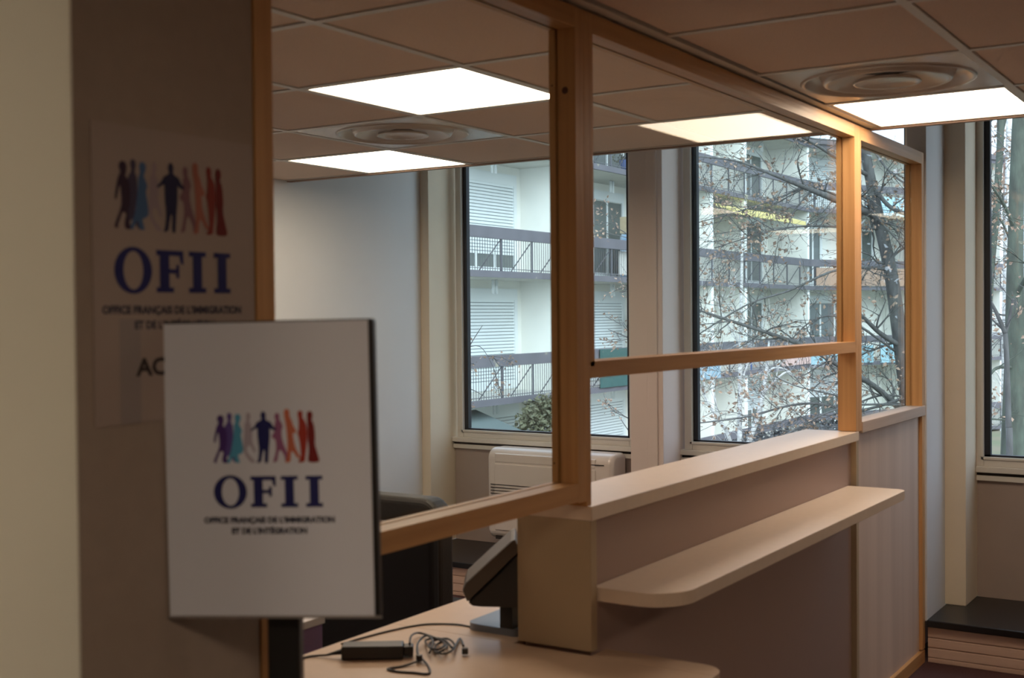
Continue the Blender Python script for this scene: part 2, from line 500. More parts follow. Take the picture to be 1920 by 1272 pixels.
# piers: stepped casings
bm = nb()
box(bm, -4.245, -4.185, 5.66, 5.99, 0.185, 3.0, bev=.003)
box(bm, -4.40, -4.245, 5.66, 5.99, 0, 3.0)
struct('trim_5', bm, M['cream_wall'], 'cream casing between left wall and window')
bm = nb()
box(bm, -2.90, -2.713, 5.665, 5.99, 0.185, 3.0, bev=.003)
box(bm, -2.800, -2.742, 5.655, 5.67, 0.185, 3.0, bev=.003)
struct('trim_6', bm, M['column'], 'white column between the left and middle windows')
bm = nb()
box(bm, -1.495, -1.232, 5.665, 5.99, 0.185, 3.0, bev=.003)
struct('trim_7', bm, M['cream_wall'], 'cream casing of the right pier')
bm = nb()
box(bm, -1.404, -1.322, 5.345, 5.668, 0.175, 3.0, bev=.003)
struct('trim_8', bm, M['white_wall'], 'white fin of the right pier')
bm = nb()
box(bm, 0.0, 3.2, 5.665, 5.99, 0.0, 3.0)
struct('wall_window_2', bm, M['white_wall'])
bm = nb()
for a, b in ((-2.965, -2.90), (-1.50, -1.49), (-0.045, 0.0)): box(bm, a, b, YW, YW + .08, 0.7, 3.0)
struct('trim_10', bm, M['frame_white'])
# plinth bench along the windows
b1 = thing('window_bench', (-3.0, 5.6, 0), 'low limed wood bench with black top under the left and middle windows', 'bench')
bx('bench_top', (-4.18, -1.405, 5.325, 5.90, 0.155, 0.185), M['bench_black'], b1, bev=.004)
def riser(x0, x1, parent):
    bm = nb()
    for z0, z1 in ((0.0, 0.020), (0.022, 0.062), (0.066, 0.104), (0.108, 0.154)):
        box(bm, x0, x1, 5.345, 5.365, z0, z1, bev=.0025)
    box(bm, x0, x1, 5.352, 5.90, 0, 0.154)
    return obj('riser', bm, M['riser'], parent)
riser(-4.18, -1.405, b1)
b2 = thing('window_bench', (-0.3, 5.6, 0), 'low limed wood bench with black top under the right window', 'bench')
bx('bench_top', (-1.320, 3.2, 5.325, 5.90, 0.155, 0.185), M['bench_black'], b2, bev=.004)
riser(-1.320, 3.2, b2)

# ---- ceiling lights
def light(i, j, label, n):
    x0, x1, y0, y1 = cell(i, j)
    if i >= 1: x0 -= .025; x1 -= .025
    t = thing('ceiling_light', ((x0 + x1) / 2, (y0 + y1) / 2, CZ), label, 'ceiling light', 'square panel lights in the ceiling')
    f = nb()
    for a, b, c, d in ((x0 + .013, x0 + .022, y0 + .013, y1 - .013), (x1 - .022, x1 - .013, y0 + .013, y1 - .013),
                       (x0 + .022, x1 - .022, y0 + .013, y0 + .022), (x0 + .022, x1 - .022, y1 - .022, y1 - .013)):
        box(f, a, b, c, d, CZ + .0005, CZ + .014)
    obj('frame', f, M['t_bar'], t)
    bx('diffuser', (x0 + .0225, x1 - .0225, y0 + .0225, y1 - .0225, CZ + .003, CZ + .012), M['diffuser'], t)
light(-2, 0, 'lit square ceiling panel nearest above the reception desk, left of the wooden post', 1)
light(-4, 2, 'smaller looking lit ceiling panel at the ceiling edge by the left wall', 2)
light(0, 2, 'lit ceiling panel on the public side beside the top rail, next to the window', 3)
for i, j in LIGHTS[3:]: light(i, j, 'added lit ceiling panel out of view', 4)  # added out of view to brighten the room

# ---- ceiling air vents
def vent(i, j, label):
    x0, x1, y0, y1 = cell(i, j)
    if i >= 1: x0 -= .025; x1 -= .025
    cx, cy = (x0 + x1) / 2, (y0 + y1) / 2
    t = thing('ceiling_vent', (cx, cy, CZ), label, 'air vent', 'round air vents in square ceiling plates')
    bm = nb(); seg = 64
    # square plate with a round opening
    ring = [bm.verts.new((cx + .250 * math.cos(2 * math.pi * k / seg), cy + .250 * math.sin(2 * math.pi * k / seg), CZ + .002)) for k in range(seg)]
    sq = []
    hx, hy = (x1 - x0) / 2 - .013, (y1 - y0) / 2 - .013
    for k in range(seg):
        a = 2 * math.pi * k / seg; c, s = math.cos(a), math.sin(a)
        q = 1 / max(abs(c) / hx, abs(s) / hy)
        sq.append(bm.verts.new((cx + c * q, cy + s * q, CZ + .002)))
    for k in range(seg): bm.faces.new((ring[k], ring[(k + 1) % seg], sq[(k + 1) % seg], sq[k]))
    lathe(bm, [(.250, .002), (.248, -.003), (.243, -.004), (.238, .002), (.230, .018), (.218, .030), (.206, .034), (.198, .035)], (cx, cy, CZ), 72)
    obj('plate', bm, M['vent'], t)
    bm = nb()
    lathe(bm, [(.197, .036), (.195, .022), (.188, .006), (.181, -.004), (.176, -.006), (.171, -.003), (.150, .008), (.120, .022), (.090, .034), (.060, .040), (.020, .042)], (cx, cy, CZ), 72)
    obj('outer_ring', bm, M['vent'], t)
    bm = nb()
    lathe(bm, [(.001, .010), (.055, .007), (.080, .000), (.090, -.005), (.096, -.007), (.098, -.004), (.092, .003), (.066, .006), (.045, .014), (.024, .021), (.013, .024), (.001, .024)], (cx, cy, CZ), 56)
    obj('centre_cone', bm, M['vent'], t)
    bm = nb(); lathe(bm, [(.012, .0245), (.012, .032), (.001, .032)], (cx, cy, CZ), 16)
    obj('knob', bm, M['slot'], t)
    bx('duct_back', (x0 + .02, x1 - .02, y0 + .02, y1 - .02, CZ + .0445, CZ + .05), M['slot'], t)
vent(-3, 1, 'round air vent between the two lit panels over the staff side')
vent(0, 1, 'large round air vent on the public side, next to the right lit panel')
vent(3, 1, 'round air vent outside the photo')

# ================================================================== TIMBER FRAMES
FX0, FX1 = -1.397, -1.330       # thickness
GX0, GX1 = -1.380, -1.374       # glass
def upright(bm, y0, y1, z0, z1, groove):   # groove: +1 on y1 side, -1 on y0 side, 0 none
    if groove == 0:
        box(bm, FX0, FX1, y0, y1, z0, z1, bev=.0015); return
    g = .008
    yi = y1 - g if groove > 0 else y0 + g
    yo = y1 if groove > 0 else y0
    pts = [(FX0, y0 if groove > 0 else y1), (FX1, y0 if groove > 0 else y1), (FX1, yo), (GX1 + .001, yo), (GX1 + .001, yi), (GX0 - .001, yi), (GX0 - .001, yo), (FX0, yo)]
    prism(bm, [(x, y, z0) for x, y in pts], (0, 0, z1 - z0))
def level(bm, y0, y1, z0, z1, groove):
    g = .008
    if groove == 0:
        box(bm, FX0, FX1, y0, y1, z0, z1, bev=.0015); return
    zi = z1 - g if groove > 0 else z0 + g
    zo = z1 if groove > 0 else z0
    zf = z0 if groove > 0 else z1
    pts = [(FX0, zf), (FX1, zf), (FX1, zo), (GX1 + .001, zo), (GX1 + .001, zi), (GX0 - .001, zi), (GX0 - .001, zo), (FX0, zo)]
    prism(bm, [(x, y0, z) for x, z in pts], (0, y1 - y0, 0))
ZB0, ZB1 = 2.132, 2.177
bm = nb(); box(bm, -1.385, -1.342, 1.36, 5.34, 2.1772, 2.1828); struct('trim_11', bm, M['shadow_gap'], 'dark joint above the pine frames')
# left section
a = thing('timber_partition_frame', (-1.36, 1.9, 0), 'pine frame with a large pane above the desk, between the poster wall and the knotty post', 'partition', 'pine partition frames')
bm = nb(); upright(bm, 1.360, 1.398, 0.0, ZB1, +1); obj('stile', bm, M['pine_z'], a)
bm = nb(); upright(bm, 2.344, 2.382, 1.085, ZB1, -1); obj('stile', bm, M['pine_z'], a)
bm = nb(); level(bm, 1.399, 2.3435, ZB0, ZB1, -1); obj('top_rail', bm, M['pine_y'], a)
bm = nb(); level(bm, 1.399, 2.3435, 1.088, 1.128, +1); obj('bottom_rail', bm, M['pine_y'], a)
bx('pane', (GX0, GX1, 1.392, 2.350, 1.121, ZB0 + .007), M['glass'], a)
bm = nb()
for (cx, cz, r) in ((-1.356, 1.996, .008), (-1.389, 2.01, .0022), (-1.391, 1.17, .0025)):
    bmesh.ops.create_circle(bm, cap_ends=True, segments=16, radius=r, matrix=Matrix.Translation((cx, 2.3438, cz)) @ Matrix.Rotation(math.pi / 2, 4, 'X'))
obj('knot', bm, M['knot'], a)
# middle section
a = thing('timber_partition_frame', (-1.36, 3.4, 0), 'pine frame standing on the counter, with a pane above its crossbar and a pass-through below', 'partition', 'pine partition frames')
bm = nb(); upright(bm, 2.3825, 2.424, 1.385, ZB1, +1); upright(bm, 2.3825, 2.404, 1.072, 1.385, 0); obj('stile', bm, M['pine_z'], a)
bm = nb(); upright(bm, 4.366, 4.4035, 1.385, ZB1, -1); upright(bm, 4.374, 4.4035, 1.072, 1.385, 0); obj('stile', bm, M['pine_z'], a)
bm = nb(); level(bm, 2.4245, 4.3655, ZB0, ZB1, -1); obj('top_rail', bm, M['pine_y'], a)
bm = nb(); level(bm, 2.4045, 4.3735, 1.358, 1.396, +1); obj('crossbar', bm, M['pine_y'], a)
bx('pane', (GX0, GX1, 2.417, 4.373, 1.389, ZB0 + .007), M['glass'], a)
# right section, half panelled
a = thing('timber_partition_frame', (-1.36, 4.9, 0), 'narrow pine frame by the window pier, glazed above limed wood boarding', 'partition', 'pine partition frames')
bm = nb(); upright(bm, 4.404, 4.443, 1.07, ZB1, +1); obj('stile', bm, M['pine_z'], a)
bm = nb(); upright(bm, 5.302, 5.342, 1.10, ZB1, -1); upright(bm, 5.302, 5.342, 0.06, 1.06, 0); obj('stile', bm, M['pine_z'], a)
bm = nb(); level(bm, 4.4435, 5.3015, ZB0 - .004, ZB1, -1); obj('top_rail', bm, M['pine_y'], a)
bm = nb(); box(bm, FX0, FX1 + .004, 4.4437, 5.341, 1.060, 1.102, bev=.002); part_label(obj('middle_rail', bm, M['plank_rail'], a), 'pinkish limed wood rail')
bm = nb(); box(bm, FX0, FX1, 4.42, 5.341, 0.0, 0.055, bev=.002); obj('bottom_rail', bm, M['pine_y'], a)
bx('boarding', (-1.385, -1.345, 4.4065, 5.3015, 0.055, 1.060), M['plank'], a)
bx('pane', (GX0, GX1, 4.436, 5.309, 1.095, ZB0 + .003), M['glass'], a)

# ================================================================== COUNTER AND DESK
a = thing('reception_counter', (-1.43, 3.4, 0), 'high reception counter with pale top and mauve front panel below the pass-through', 'counter')
bm = nb(); box(bm, -1.525, -1.328, 2.402, 4.403, 1.037, 1.070, bev=.0015); obj('counter_top', bm, M['counter_top'], a)
bm = nb(); box(bm, -1.528, -1.332, 2.402, 2.430, 0.740, 1.037, bev=.001); part_label(obj('end_panel', bm, M['counter_side'], a), 'cream end board standing on the desk')
bm = nb(); box(bm, -1.525, -1.330, 4.374, 4.403, 0.0, 1.037, bev=.001); obj('end_panel', bm, M['counter_side'], a)
bm = nb(); box(bm, -1.525, -1.350, 2.4305, 4.3735, 0.0, 1.0365); obj('front_panel', bm, M['counter_front'], a)
bx('back_panel', (-1.535, -1.526, 2.45, 4.40, 0.0, 1.03), M['counter_side'], a)
# rounded writing shelf
def rounded_slab(bm, x0, x1, y0, y1, z0, z1, rads, seg=10):
    """rads for corners (x0,y0),(x1,y0),(x1,y1),(x0,y1)"""
    pts = []
    cs = [(x0, y0, 1, 1, math.pi), (x1, y0, -1, 1, 1.5 * math.pi), (x1, y1, -1, -1, 0), (x0, y1, 1, -1, .5 * math.pi)]
    for (cx, cy, sx, sy, a0), r in zip(cs, rads):
        if r <= 0: pts.append((cx, cy)); continue
        for k in range(seg + 1):
            t = a0 + .5 * math.pi * k / seg
            pts.append((cx + sx * r + r * math.cos(t), cy + sy * r + r * math.sin(t)))
    prism(bm, [(x, y, z0) for x, y in pts], (0, 0, z1 - z0))
bm = nb(); rounded_slab(bm, -1.349, -1.140, 2.437, 4.335, 0.848, 0.880, (0, .105, .035, 0))
sh = obj('writing_shelf', bm, M['counter_top'], a)
mod = sh.modifiers.new('soft_edge', 'BEVEL'); mod.width = .0015; mod.segments = 2; mod.limit_method = 'ANGLE'

a = thing('reception_desk', (-1.5, 1.9, 0), 'low pale desk with a rounded corner passing under the pine rail', 'desk')
bm = nb(); rounded_slab(bm, -1.895, -1.030, 1.56, 2.395, 0.708, 0.735, (0.05, .05, .0, 0))
ds = obj('desk_top', bm, M['desk'], a)
mod = ds.modifiers.new('soft_edge', 'BEVEL'); mod.width = .002; mod.segments = 2; mod.limit_method = 'ANGLE'
bm = nb(); rounded_slab(bm, -1.327, -1.030, 2.3955, 2.462, 0.708, 0.735, (0, 0, .055, 0)); 
obj('desk_top_front', bm, M['desk'], a)
bm = nb(); box(bm, -1.895, -1.537, 2.3955, 4.30, 0.708, 0.735, bev=.001); obj('desk_return', bm, M['desk'], a)
for (x, y) in ((-1.84, 1.62), (-1.10, 1.62), (-1.10, 2.36), (-1.86, 4.22), (-1.60, 4.22)):
    bm = nb(); box(bm, x - .02, x + .02, y - .02, y + .02, 0, 0.708, bev=.003); obj('leg', bm, M['grey_plastic'], a)

# ================================================================== POSTER AND SIGN STAND
t = thing('wall_poster', (-1.331, 1.205, 1.35), 'portrait agency poster taped to the beige wall behind the sign stand', 'poster')
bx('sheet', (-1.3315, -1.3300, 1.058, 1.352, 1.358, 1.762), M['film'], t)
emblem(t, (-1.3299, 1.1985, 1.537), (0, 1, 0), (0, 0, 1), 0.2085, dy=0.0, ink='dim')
glyphs('ACCUEIL', 0.033, M['brown_ink'], 'welcome_lettering', t, (-1.3299, 1.205, 1.423), (0, 1, 0), (0, 0, 1), bold=.0012, fit=0.158)
bx('tape', (-1.3300, -1.3296, 1.10, 1.135, 1.358, 1.50), mat('clear_tape', (0.33, 0.28, 0.265), rough=.3), t)

# sign stand: board corners taken on a plane 1.73 m away
S = thing('sign_stand', (0, 0, 0), 'black pole stand holding a white portrait agency sign board', 'sign')
ctr = PT(503, 880, 1.70)
S.location = (ctr.x, ctr.y, 0)
nrm = (-FV).copy(); nrm.z = 0; nrm.normalize()
rt = Vector((RV.x, RV.y, 0)).normalized()
ang = math.radians(5)       # board turned slightly
r1 = (rt * math.cos(ang) + (nrm) * math.sin(ang)).normalized()
n1 = r1.cross(Vector((0, 0, 1))).normalized()
roll = math.radians(-0.75)
u1 = (Vector((0, 0, 1)) * math.cos(roll) + r1 * math.sin(roll)).normalized()
r2 = (r1 * math.cos(roll) - Vector((0, 0, 1)) * math.sin(roll)).normalized()
n2 = r2.cross(u1)            # towards the viewer
def obox(bm, o, rr, uu, nn, a0, a1, b0, b1, c0, c1, bev=0.0):
    vs = box(bm, a0, a1, b0, b1, c0, c1, bev=0)
    es = set()
    for v in vs:
        x, y, z = v.co
        v.co = Vector(o) + rr * x + uu * y + nn * z
        for e in v.link_edges: es.add(e)
    if bev > 0: bmesh.ops.bevel(bm, geom=list(es), offset=bev, segments=3, profile=.5, affect='EDGES')
HW, HH = 0.1455, 0.2045
bm = nb(); obox(bm, ctr, r2, u1, n2, -HW - .002, HW + .007, -HH - .004, HH + .002, -.022, 0, bev=.004); obj('board', bm, M['black'], S)
bm = nb(); obox(bm, ctr, r2, u1, n2, -HW, HW, -HH, HH, .0005, .0015); obj('sign_sheet', bm, M['paper'], S)
bm = nb(); obox(bm, ctr, r2, u1, n2, -HW - .003, HW + .010, -HH - .0035, -HH - .0005, 0, .0025); part_label(obj('bottom_lip', bm, M['grey_plastic'], S), 'grey lip')
sc = 0.2962 / 392.0 * 0.985
o = ctr + n2 * .0016 + r2 * (0.000 * sc) + u1 * (-(951 - 880) * sc)
emblem(S, o, r2, u1, 205 * sc)
pc = ctr - n2 * .05 + r2 * (0.008)
bm = nb(); obox(bm, (pc.x, pc.y, 0), rt, Vector((0, 0, 1)), nrm, -.023, .023, .012, ctr.z + .05, -.018, .018, bev=.004); obj('pole', bm, M['black'], S)
bm = nb(); obox(bm, (pc.x, pc.y, 0), rt, Vector((0, 0, 1)), nrm, -.15, .15, 0, .012, -.13, .13, bev=.004); obj('base_plate', bm, M['black'], S)
bm = nb(); obox(bm, ctr, r2, u1, n2, -.02, .036, -.04, .04, -.034, -.0222, bev=.002); obj('bracket', bm, M['black'], S)

# ================================================================== THINGS ON THE DESK
# terminal display
T = thing('desk_display', (-1.62, 2.56, 0.735), 'tilted black and grey desk display beside the cream counter end', 'display')
def tlt(bm, cx, cy, cz, w, h, d, ang, yaw, bev, z0=0.0):
    vs = box(bm, -w / 2, w / 2, -d / 2, d / 2, -h / 2, h / 2)
    mt = Matrix.Translation((cx, cy, cz)) @ Matrix.Rotation(yaw, 4, 'Z') @ Matrix.Rotation(ang, 4, 'X')
    es = set()
    for v in vs:
        v.co = mt @ v.co
        for e in v.link_edges: es.add(e)
    bmesh.ops.bevel(bm, geom=list(es), offset=bev, segments=4, profile=.5, affect='EDGES')
bm = nb(); A_, B_ = PT(868, 1112, 2.55), PT(962, 1022, 2.62)
# casing: wedge outline in the plane facing the public, extruded behind the end board
def wedge(pxs, depth, vec, name, m, bev):
    bm = nb()
    prism(bm, [PT(x, y, depth) for x, y in pxs], vec)
    bmesh.ops.recalc_face_normals(bm, faces=bm.faces)
    o = obj(name, bm, m, T)
    md = o.modifiers.new('soft_edge', 'BEVEL'); md.width = bev; md.segments = 3; md.limit_method = 'ANGLE'
    return o
dv = Vector((FV.x, FV.y, 0)) * 0.16
wedge([(878, 1131), (905, 1106), (940, 1072), (968, 1043), (972, 1038), (975, 1042), (976, 1136), (970, 1140), (902, 1139), (886, 1137)], 2.86, dv, 'casing', M['dark_plastic'], .004)
wedge([(867, 1108), (873, 1094), (915, 1055), (958, 1016), (966, 1012), (974, 1032), (968, 1040), (876, 1130)], 2.86, dv, 'screen_bezel', M['bezel'], .003)
bm = nb(); rounded_slab(bm, -1.705, -1.54, 2.440, 2.66, 0.7352, 0.752, (.03, .03, .03, .03)); part_label(obj('foot', bm, M['blue_grey'], T), 'blue grey foot')
bm = nb(); p = PT(985, 1120, 2.92); box(bm, p.x - .06, p.x - .025, p.y - .02, p.y + .02, 0.752, p.z + .02); obj('neck', bm, M['dark_plastic'], T)

# power brick with leads
T = thing('power_adapter', (-1.73, 2.11, 0.735), 'black power brick lying on the desk, left of the cable tangle', 'adapter')
p0 = Vector((-1.785, 2.072, 0.7352)); p1 = Vector((-1.672, 2.150, 0.7352))
ex = (p1 - p0); L = ex.length; ex.normalize(); ey = Vector((-ex.y, ex.x, 0))
bm = nb(); obox(bm, p0, ex, ey, Vector((0, 0, 1)), 0, L, 0, .050, 0, .031, bev=.004); obj('brick', bm, M['dark_plastic'], T)
bm = nb(); obox(bm, p0, ex, ey, Vector((0, 0, 1)), L, L + .022, .012, .042, .004, .026, bev=.003); obj('plug', bm, M['dark_plastic'], T)
bm = nb(); tube(bm, [p0 + ey * .025 + Vector((0, 0, .014)), p0 - ex * .02 + ey * .026 + Vector((0, 0, .010)), p0 - ex * .035 + ey * .028 + Vector((0, 0, .006))], [.007, .004, .0025]); obj('strain_relief', bm, M['dark_plastic'], T)
Zd = .7375
def deskcurve(pts, n=6):
    v = [Vector(p) for p in pts]
    out = []
    for i in range(len(v) - 1):
        a = v[max(i - 1, 0)]; b = v[i]; c = v[i + 1]; d = v[min(i + 2, len(v) - 1)]
        for k in range(n):
            t = k / n
            out.append(0.5 * ((2 * b) + (-a + c) * t + (2 * a - 5 * b + 4 * c - d) * t * t + (-a + 3 * b - 3 * c + d) * t ** 3))
    out.append(v[-1]); return out
def dpt(px, py, z=Zd):
    d = FV + RV * ((px - 960) / F_PX) - UV * ((py - 636) / F_PX)
    return Vector((0, 0, CAM_Z)) + d * ((z - CAM_Z) / d.z)
bm = nb()
tube(bm, deskcurve([p0 - ex * .03 + ey * .028 + Vector((0, 0, .006)), dpt(585, 1231), dpt(566, 1235), dpt(548, 1240)]), .0024, seg=6)
tube(bm, deskcurve([dpt(640, 1208), dpt(720, 1186), dpt(790, 1172), dpt(850, 1171), dpt(884, 1176)]), .0022, seg=6)
obj('lead', bm, M['dark_plastic'], T)
# tangle of thin cable
bm = nb(); rnd = random.Random(5)
pts = [dpt(768, 1208, .765), dpt(772, 1192, .755), dpt(790, 1188, .742)]
for k in range(16):
    a = k * 1.15
    cx, cy = 812 + k * 1.6, 1205 + 0.6 * k
    pts.append(dpt(cx + 24 * math.cos(a) * (0.55 + .45 * rnd.random()), cy + 15 * math.sin(a) * (0.6 + .4 * rnd.random()), Zd + rnd.uniform(0, .018)))
pts += [dpt(850, 1216, .745), dpt(862, 1198, .74), dpt(869, 1212)]
tube(bm, deskcurve(pts), .0026, seg=6)
pts = [dpt(785, 1240, .742), dpt(755, 1250), dpt(727, 1255), dpt(745, 1260), dpt(775, 1262), dpt(804, 1264), dpt(803, 1250), dpt(793, 1238, .742), dpt(783, 1225, .745), dpt(784, 1205, .75), dpt(800, 1192, .752), dpt(812, 1205, .75), dpt(805, 1225, .742)]
tube(bm, deskcurve(pts), .0026, seg=6)
T = thing('cable_tangle', dpt(810, 1210), 'tangled thin black cable lying on the desk in front of the display foot', 'cable')
obj('cable', bm, M['dark_plastic'], T)
for q in ((786, 1235), (872, 1222)):
    c = dpt(*q, .744); bm = nb(); obox(bm, c, ex, ey, Vector((0, 0, 1)), -.007, .007, -.006, .006, -.006, .008, bev=.002); obj('connector', bm, M['dark_plastic'], T)

# purple pedestal behind the desk
T = thing('low_cabinet', (-2.32, 2.05, 0), 'low purple cabinet with pale top behind the desk, beside the sign pole', 'cabinet')
bx('body', (-2.54, -2.105, 1.72, 2.372, 0.03, 0.712), M['purple'], T, bev=.002)
bx('top', (-2.55, -2.100, 1.71, 2.377, 0.713, 0.733), M['white_wall'], T, bev=.002)
bx('plinth', (-2.52, -2.13, 1.74, 2.35, 0.0, 0.0295), M['dark_plastic'], T)

# office chair
T = thing('office_chair', (-2.47, 3.30, 0), 'black high-backed office chair behind the desk', 'chair')
bm = nb()
def padded(bm, x0, x1, y0, y1, z0, z1, r, bend=0.0, axis='z', tilt=0.0):
    vs0 = set(bm.verts)
    N = 12
    import math as _m
    pts = []
    w, h = (x1 - x0) / 2, (z1 - z0) / 2
    cx, cz = (x0 + x1) / 2, (z0 + z1) / 2
    for (sx, sz, a0) in ((1, 1, 0), (-1, 1, 90), (-1, -1, 180), (1, -1, 270)):
        for k in range(N // 2 + 1):
            t = _m.radians(a0 + 90 * k / (N // 2))
            pts.append((cx + sx * (w - r) + r * _m.cos(t), cz + sz * (h - r) + r * _m.sin(t)))
    prism(bm, [(x, y0, z) for x, z in pts], (0, y1 - y0, 0))
padded(bm, -2.75, -2.215, 3.03, 3.12, 0.42, 0.935, .07)
o = obj('backrest', bm, M['chair_black'], T)
md = o.modifiers.new('pad', 'BEVEL'); md.width = .022; md.segments = 4; md.limit_method = 'ANGLE'
bm = nb(); box(bm, -2.73, -2.225, 3.00, 3.50, 0.42, 0.52, bev=.035); obj('seat', bm, M['chair_mesh'], T)
bm = nb(); box(bm, -2.735, -2.208, 2.985, 3.028, 0.30, 0.86, bev=.012); part_label(obj('back_shell', bm, M['chair_mesh'], T), 'matt black rear shell')
bm = nb(); tube(bm, [(-2.44, 3.25, .07), (-2.44, 3.25, .43)], .03, seg=16); obj('gas_column', bm, M['chrome'], T)
for k in range(5):
    a_ = 2 * math.pi * k / 5 + .3
    e = Vector((-2.44 + .27 * math.cos(a_), 3.25 + .27 * math.sin(a_), .075))
    bm = nb(); tube(bm, [(-2.44, 3.25, .10), e], [.025, .016], seg=8); o = obj('base_leg', bm, M['dark_plastic'], T)
    bm = nb(); tube(bm, [e + Vector((-.012, 0, -.048)), e + Vector((.012, 0, -.048))], .027, seg=16); obj('caster', bm, M['dark_plastic'], o)

# fan coil unit under the left window
T = thing('fan_coil_heater', (-3.41, 5.80, 0.185), 'white rounded wall heater standing under the left window', 'heater')
bm = nb()
X0, X1, Y0, Y1, Z0, Z1 = -3.835, -3.035, 5.715, 5.885, 0.250, 0.758
pr = []
for k in range(9):
    t_ = math.pi / 2 * k / 8
    pr.append((Y0 + .06 - .06 * math.sin(t_), Z1 - .06 + .06 * math.cos(t_)))
prof = [(Y1, Z1)] + pr + [(Y0, Z0 + .06)] + [(Y0 + .05 - .05 * math.cos(math.pi / 2 * k / 8), Z0 + .05 - .05 * math.sin(math.pi / 2 * k / 8)) for k in range(9)] + [(Y1, Z0)]
prism(bm, [(X0, y, z) for y, z in prof], (X1 - X0, 0, 0))
o = obj('casing', bm, M['unit_white'], T)
md = o.modifiers.new('round', 'BEVEL'); md.width = .028; md.segments = 5; md.limit_method = 'ANGLE'; md.angle_limit = math.radians(50)
bx('front_cover', (X0 + .055, X1 - .10, Y0 - .006, Y0 + .01, Z0 + .05, Z1 - .085), M['unit_white'], T, bev=.004)
bx('top_flap', (X0 + .055, X1 - .10, Y0 - .003, Y0 + .02, Z1 - .078, Z1 - .028), M['unit_white'], T, bev=.006)
bm = nb()
for k in range(4): box(bm, X0 + .03, X0 + .48, Y0 - .0075, Y0 - .004, Z1 - .205 - k * .017, Z1 - .200 - k * .017)
obj('air_slot', bm, M['slot'], T)
bx('display_slot', (X1 - .20, X1 - .05, Y0 - .0045, Y0 - .001, Z1 - .060, Z1 - .055), M['slot'], T)
bx('drain_opening', (X0 + .05, X0 + .12, Y0 + .01, Y0 + .05, Z0 - .004, Z0 + .016), M['slot'], T)
bx('foot', (X0 + .10, X1 - .10, Y0 + .06, Y1 - .01, 0.185, Z0 + .002), M['unit_white'], T)

#@@OUTSIDE
# ================================================================== OUTSIDE
M['plaster'] = mat('cream_render', (0.84, 0.84, 0.79), rough=0.9, var=0.03, vscale=1.5)
M['plaster_edge'] = mat('white_render_edge', (0.86, 0.89, 0.88), rough=0.9)
M['slab_edge'] = mat('purple_grey_paint', (0.125, 0.12, 0.138), rough=0.8, var=0.10, vscale=2.0)
nt_ = M['slab_edge'].node_tree
for nd_ in nt_.nodes:
    if nd_.type == 'VALTORGB':      # weathered bare patches in the paint
        e_ = nd_.color_ramp.elements.new(0.70); e_.color = (0.30, 0.28, 0.22, 1)
        nd_.color_ramp.elements[1].position = 0.66 if nd_.color_ramp.elements[1].position > 0.6 else nd_.color_ramp.elements[1].position
M['bare_patch'] = mat('bare_concrete_patch', (0.42, 0.40, 0.31), rough=0.9)
M['slab'] = mat('pale_concrete', (0.52, 0.52, 0.49), rough=0.9, var=0.06, vscale=2)
M['shutter'] = mat('white_shutter', (0.78, 0.83, 0.84), rough=0.5)
M['slat_gap'] = mat('shutter_gap', (0.30, 0.34, 0.36), rough=.8)
M['pvc'] = mat('white_window_frame', (0.76, 0.80, 0.81), rough=0.4)
M['rail_metal'] = mat('dark_railing_metal', (0.10, 0.10, 0.115), rough=0.6)
M['far_glass'] = mat('dark_window_pane', (0.11, 0.13, 0.125), rough=0.08, spec=0.8)
M['roof'] = mat('dark_roof_edge', (0.13, 0.12, 0.13), rough=0.9)
M['bark'] = mat('grey_bark', (0.125, 0.125, 0.125), rough=0.95, col2=(0.075, 0.072, 0.07), vscale=6, stretch=(4, 4, 1), bump=0.4, bscale=30)
M['mossy'] = mat('mossy_bark', (0.095, 0.115, 0.09), rough=0.95, col2=(0.055, 0.06, 0.05), vscale=5, stretch=(3, 3, 1), bump=0.4, bscale=30)
M['birch'] = mat('birch_bark', (0.74, 0.75, 0.74), rough=0.8, col2=(0.30, 0.28, 0.27), vscale=9, stretch=(.6, .6, 3))
M['dead_leaf'] = mat('withered_leaf', (0.36, 0.25, 0.18), rough=0.8, col2=(0.22, 0.15, 0.115), vscale=4)
M['hedge'] = mat('dark_hedge_leaf', (0.055, 0.06, 0.07), rough=0.9, col2=(0.10, 0.10, 0.10), vscale=3)
M['ivy'] = mat('dull_ivy_leaf', (0.16, 0.165, 0.095), rough=0.8, col2=(0.09, 0.09, 0.06), vscale=5)
M['grass'] = mat('winter_grass', (0.15, 0.17, 0.10), rough=1, col2=(0.21, 0.18, 0.13), vscale=0.5)

bm = nb(); box(bm, -90, 60, 6.6, 160, -3.4, -3.2); struct('ground', bm, M['grass'])

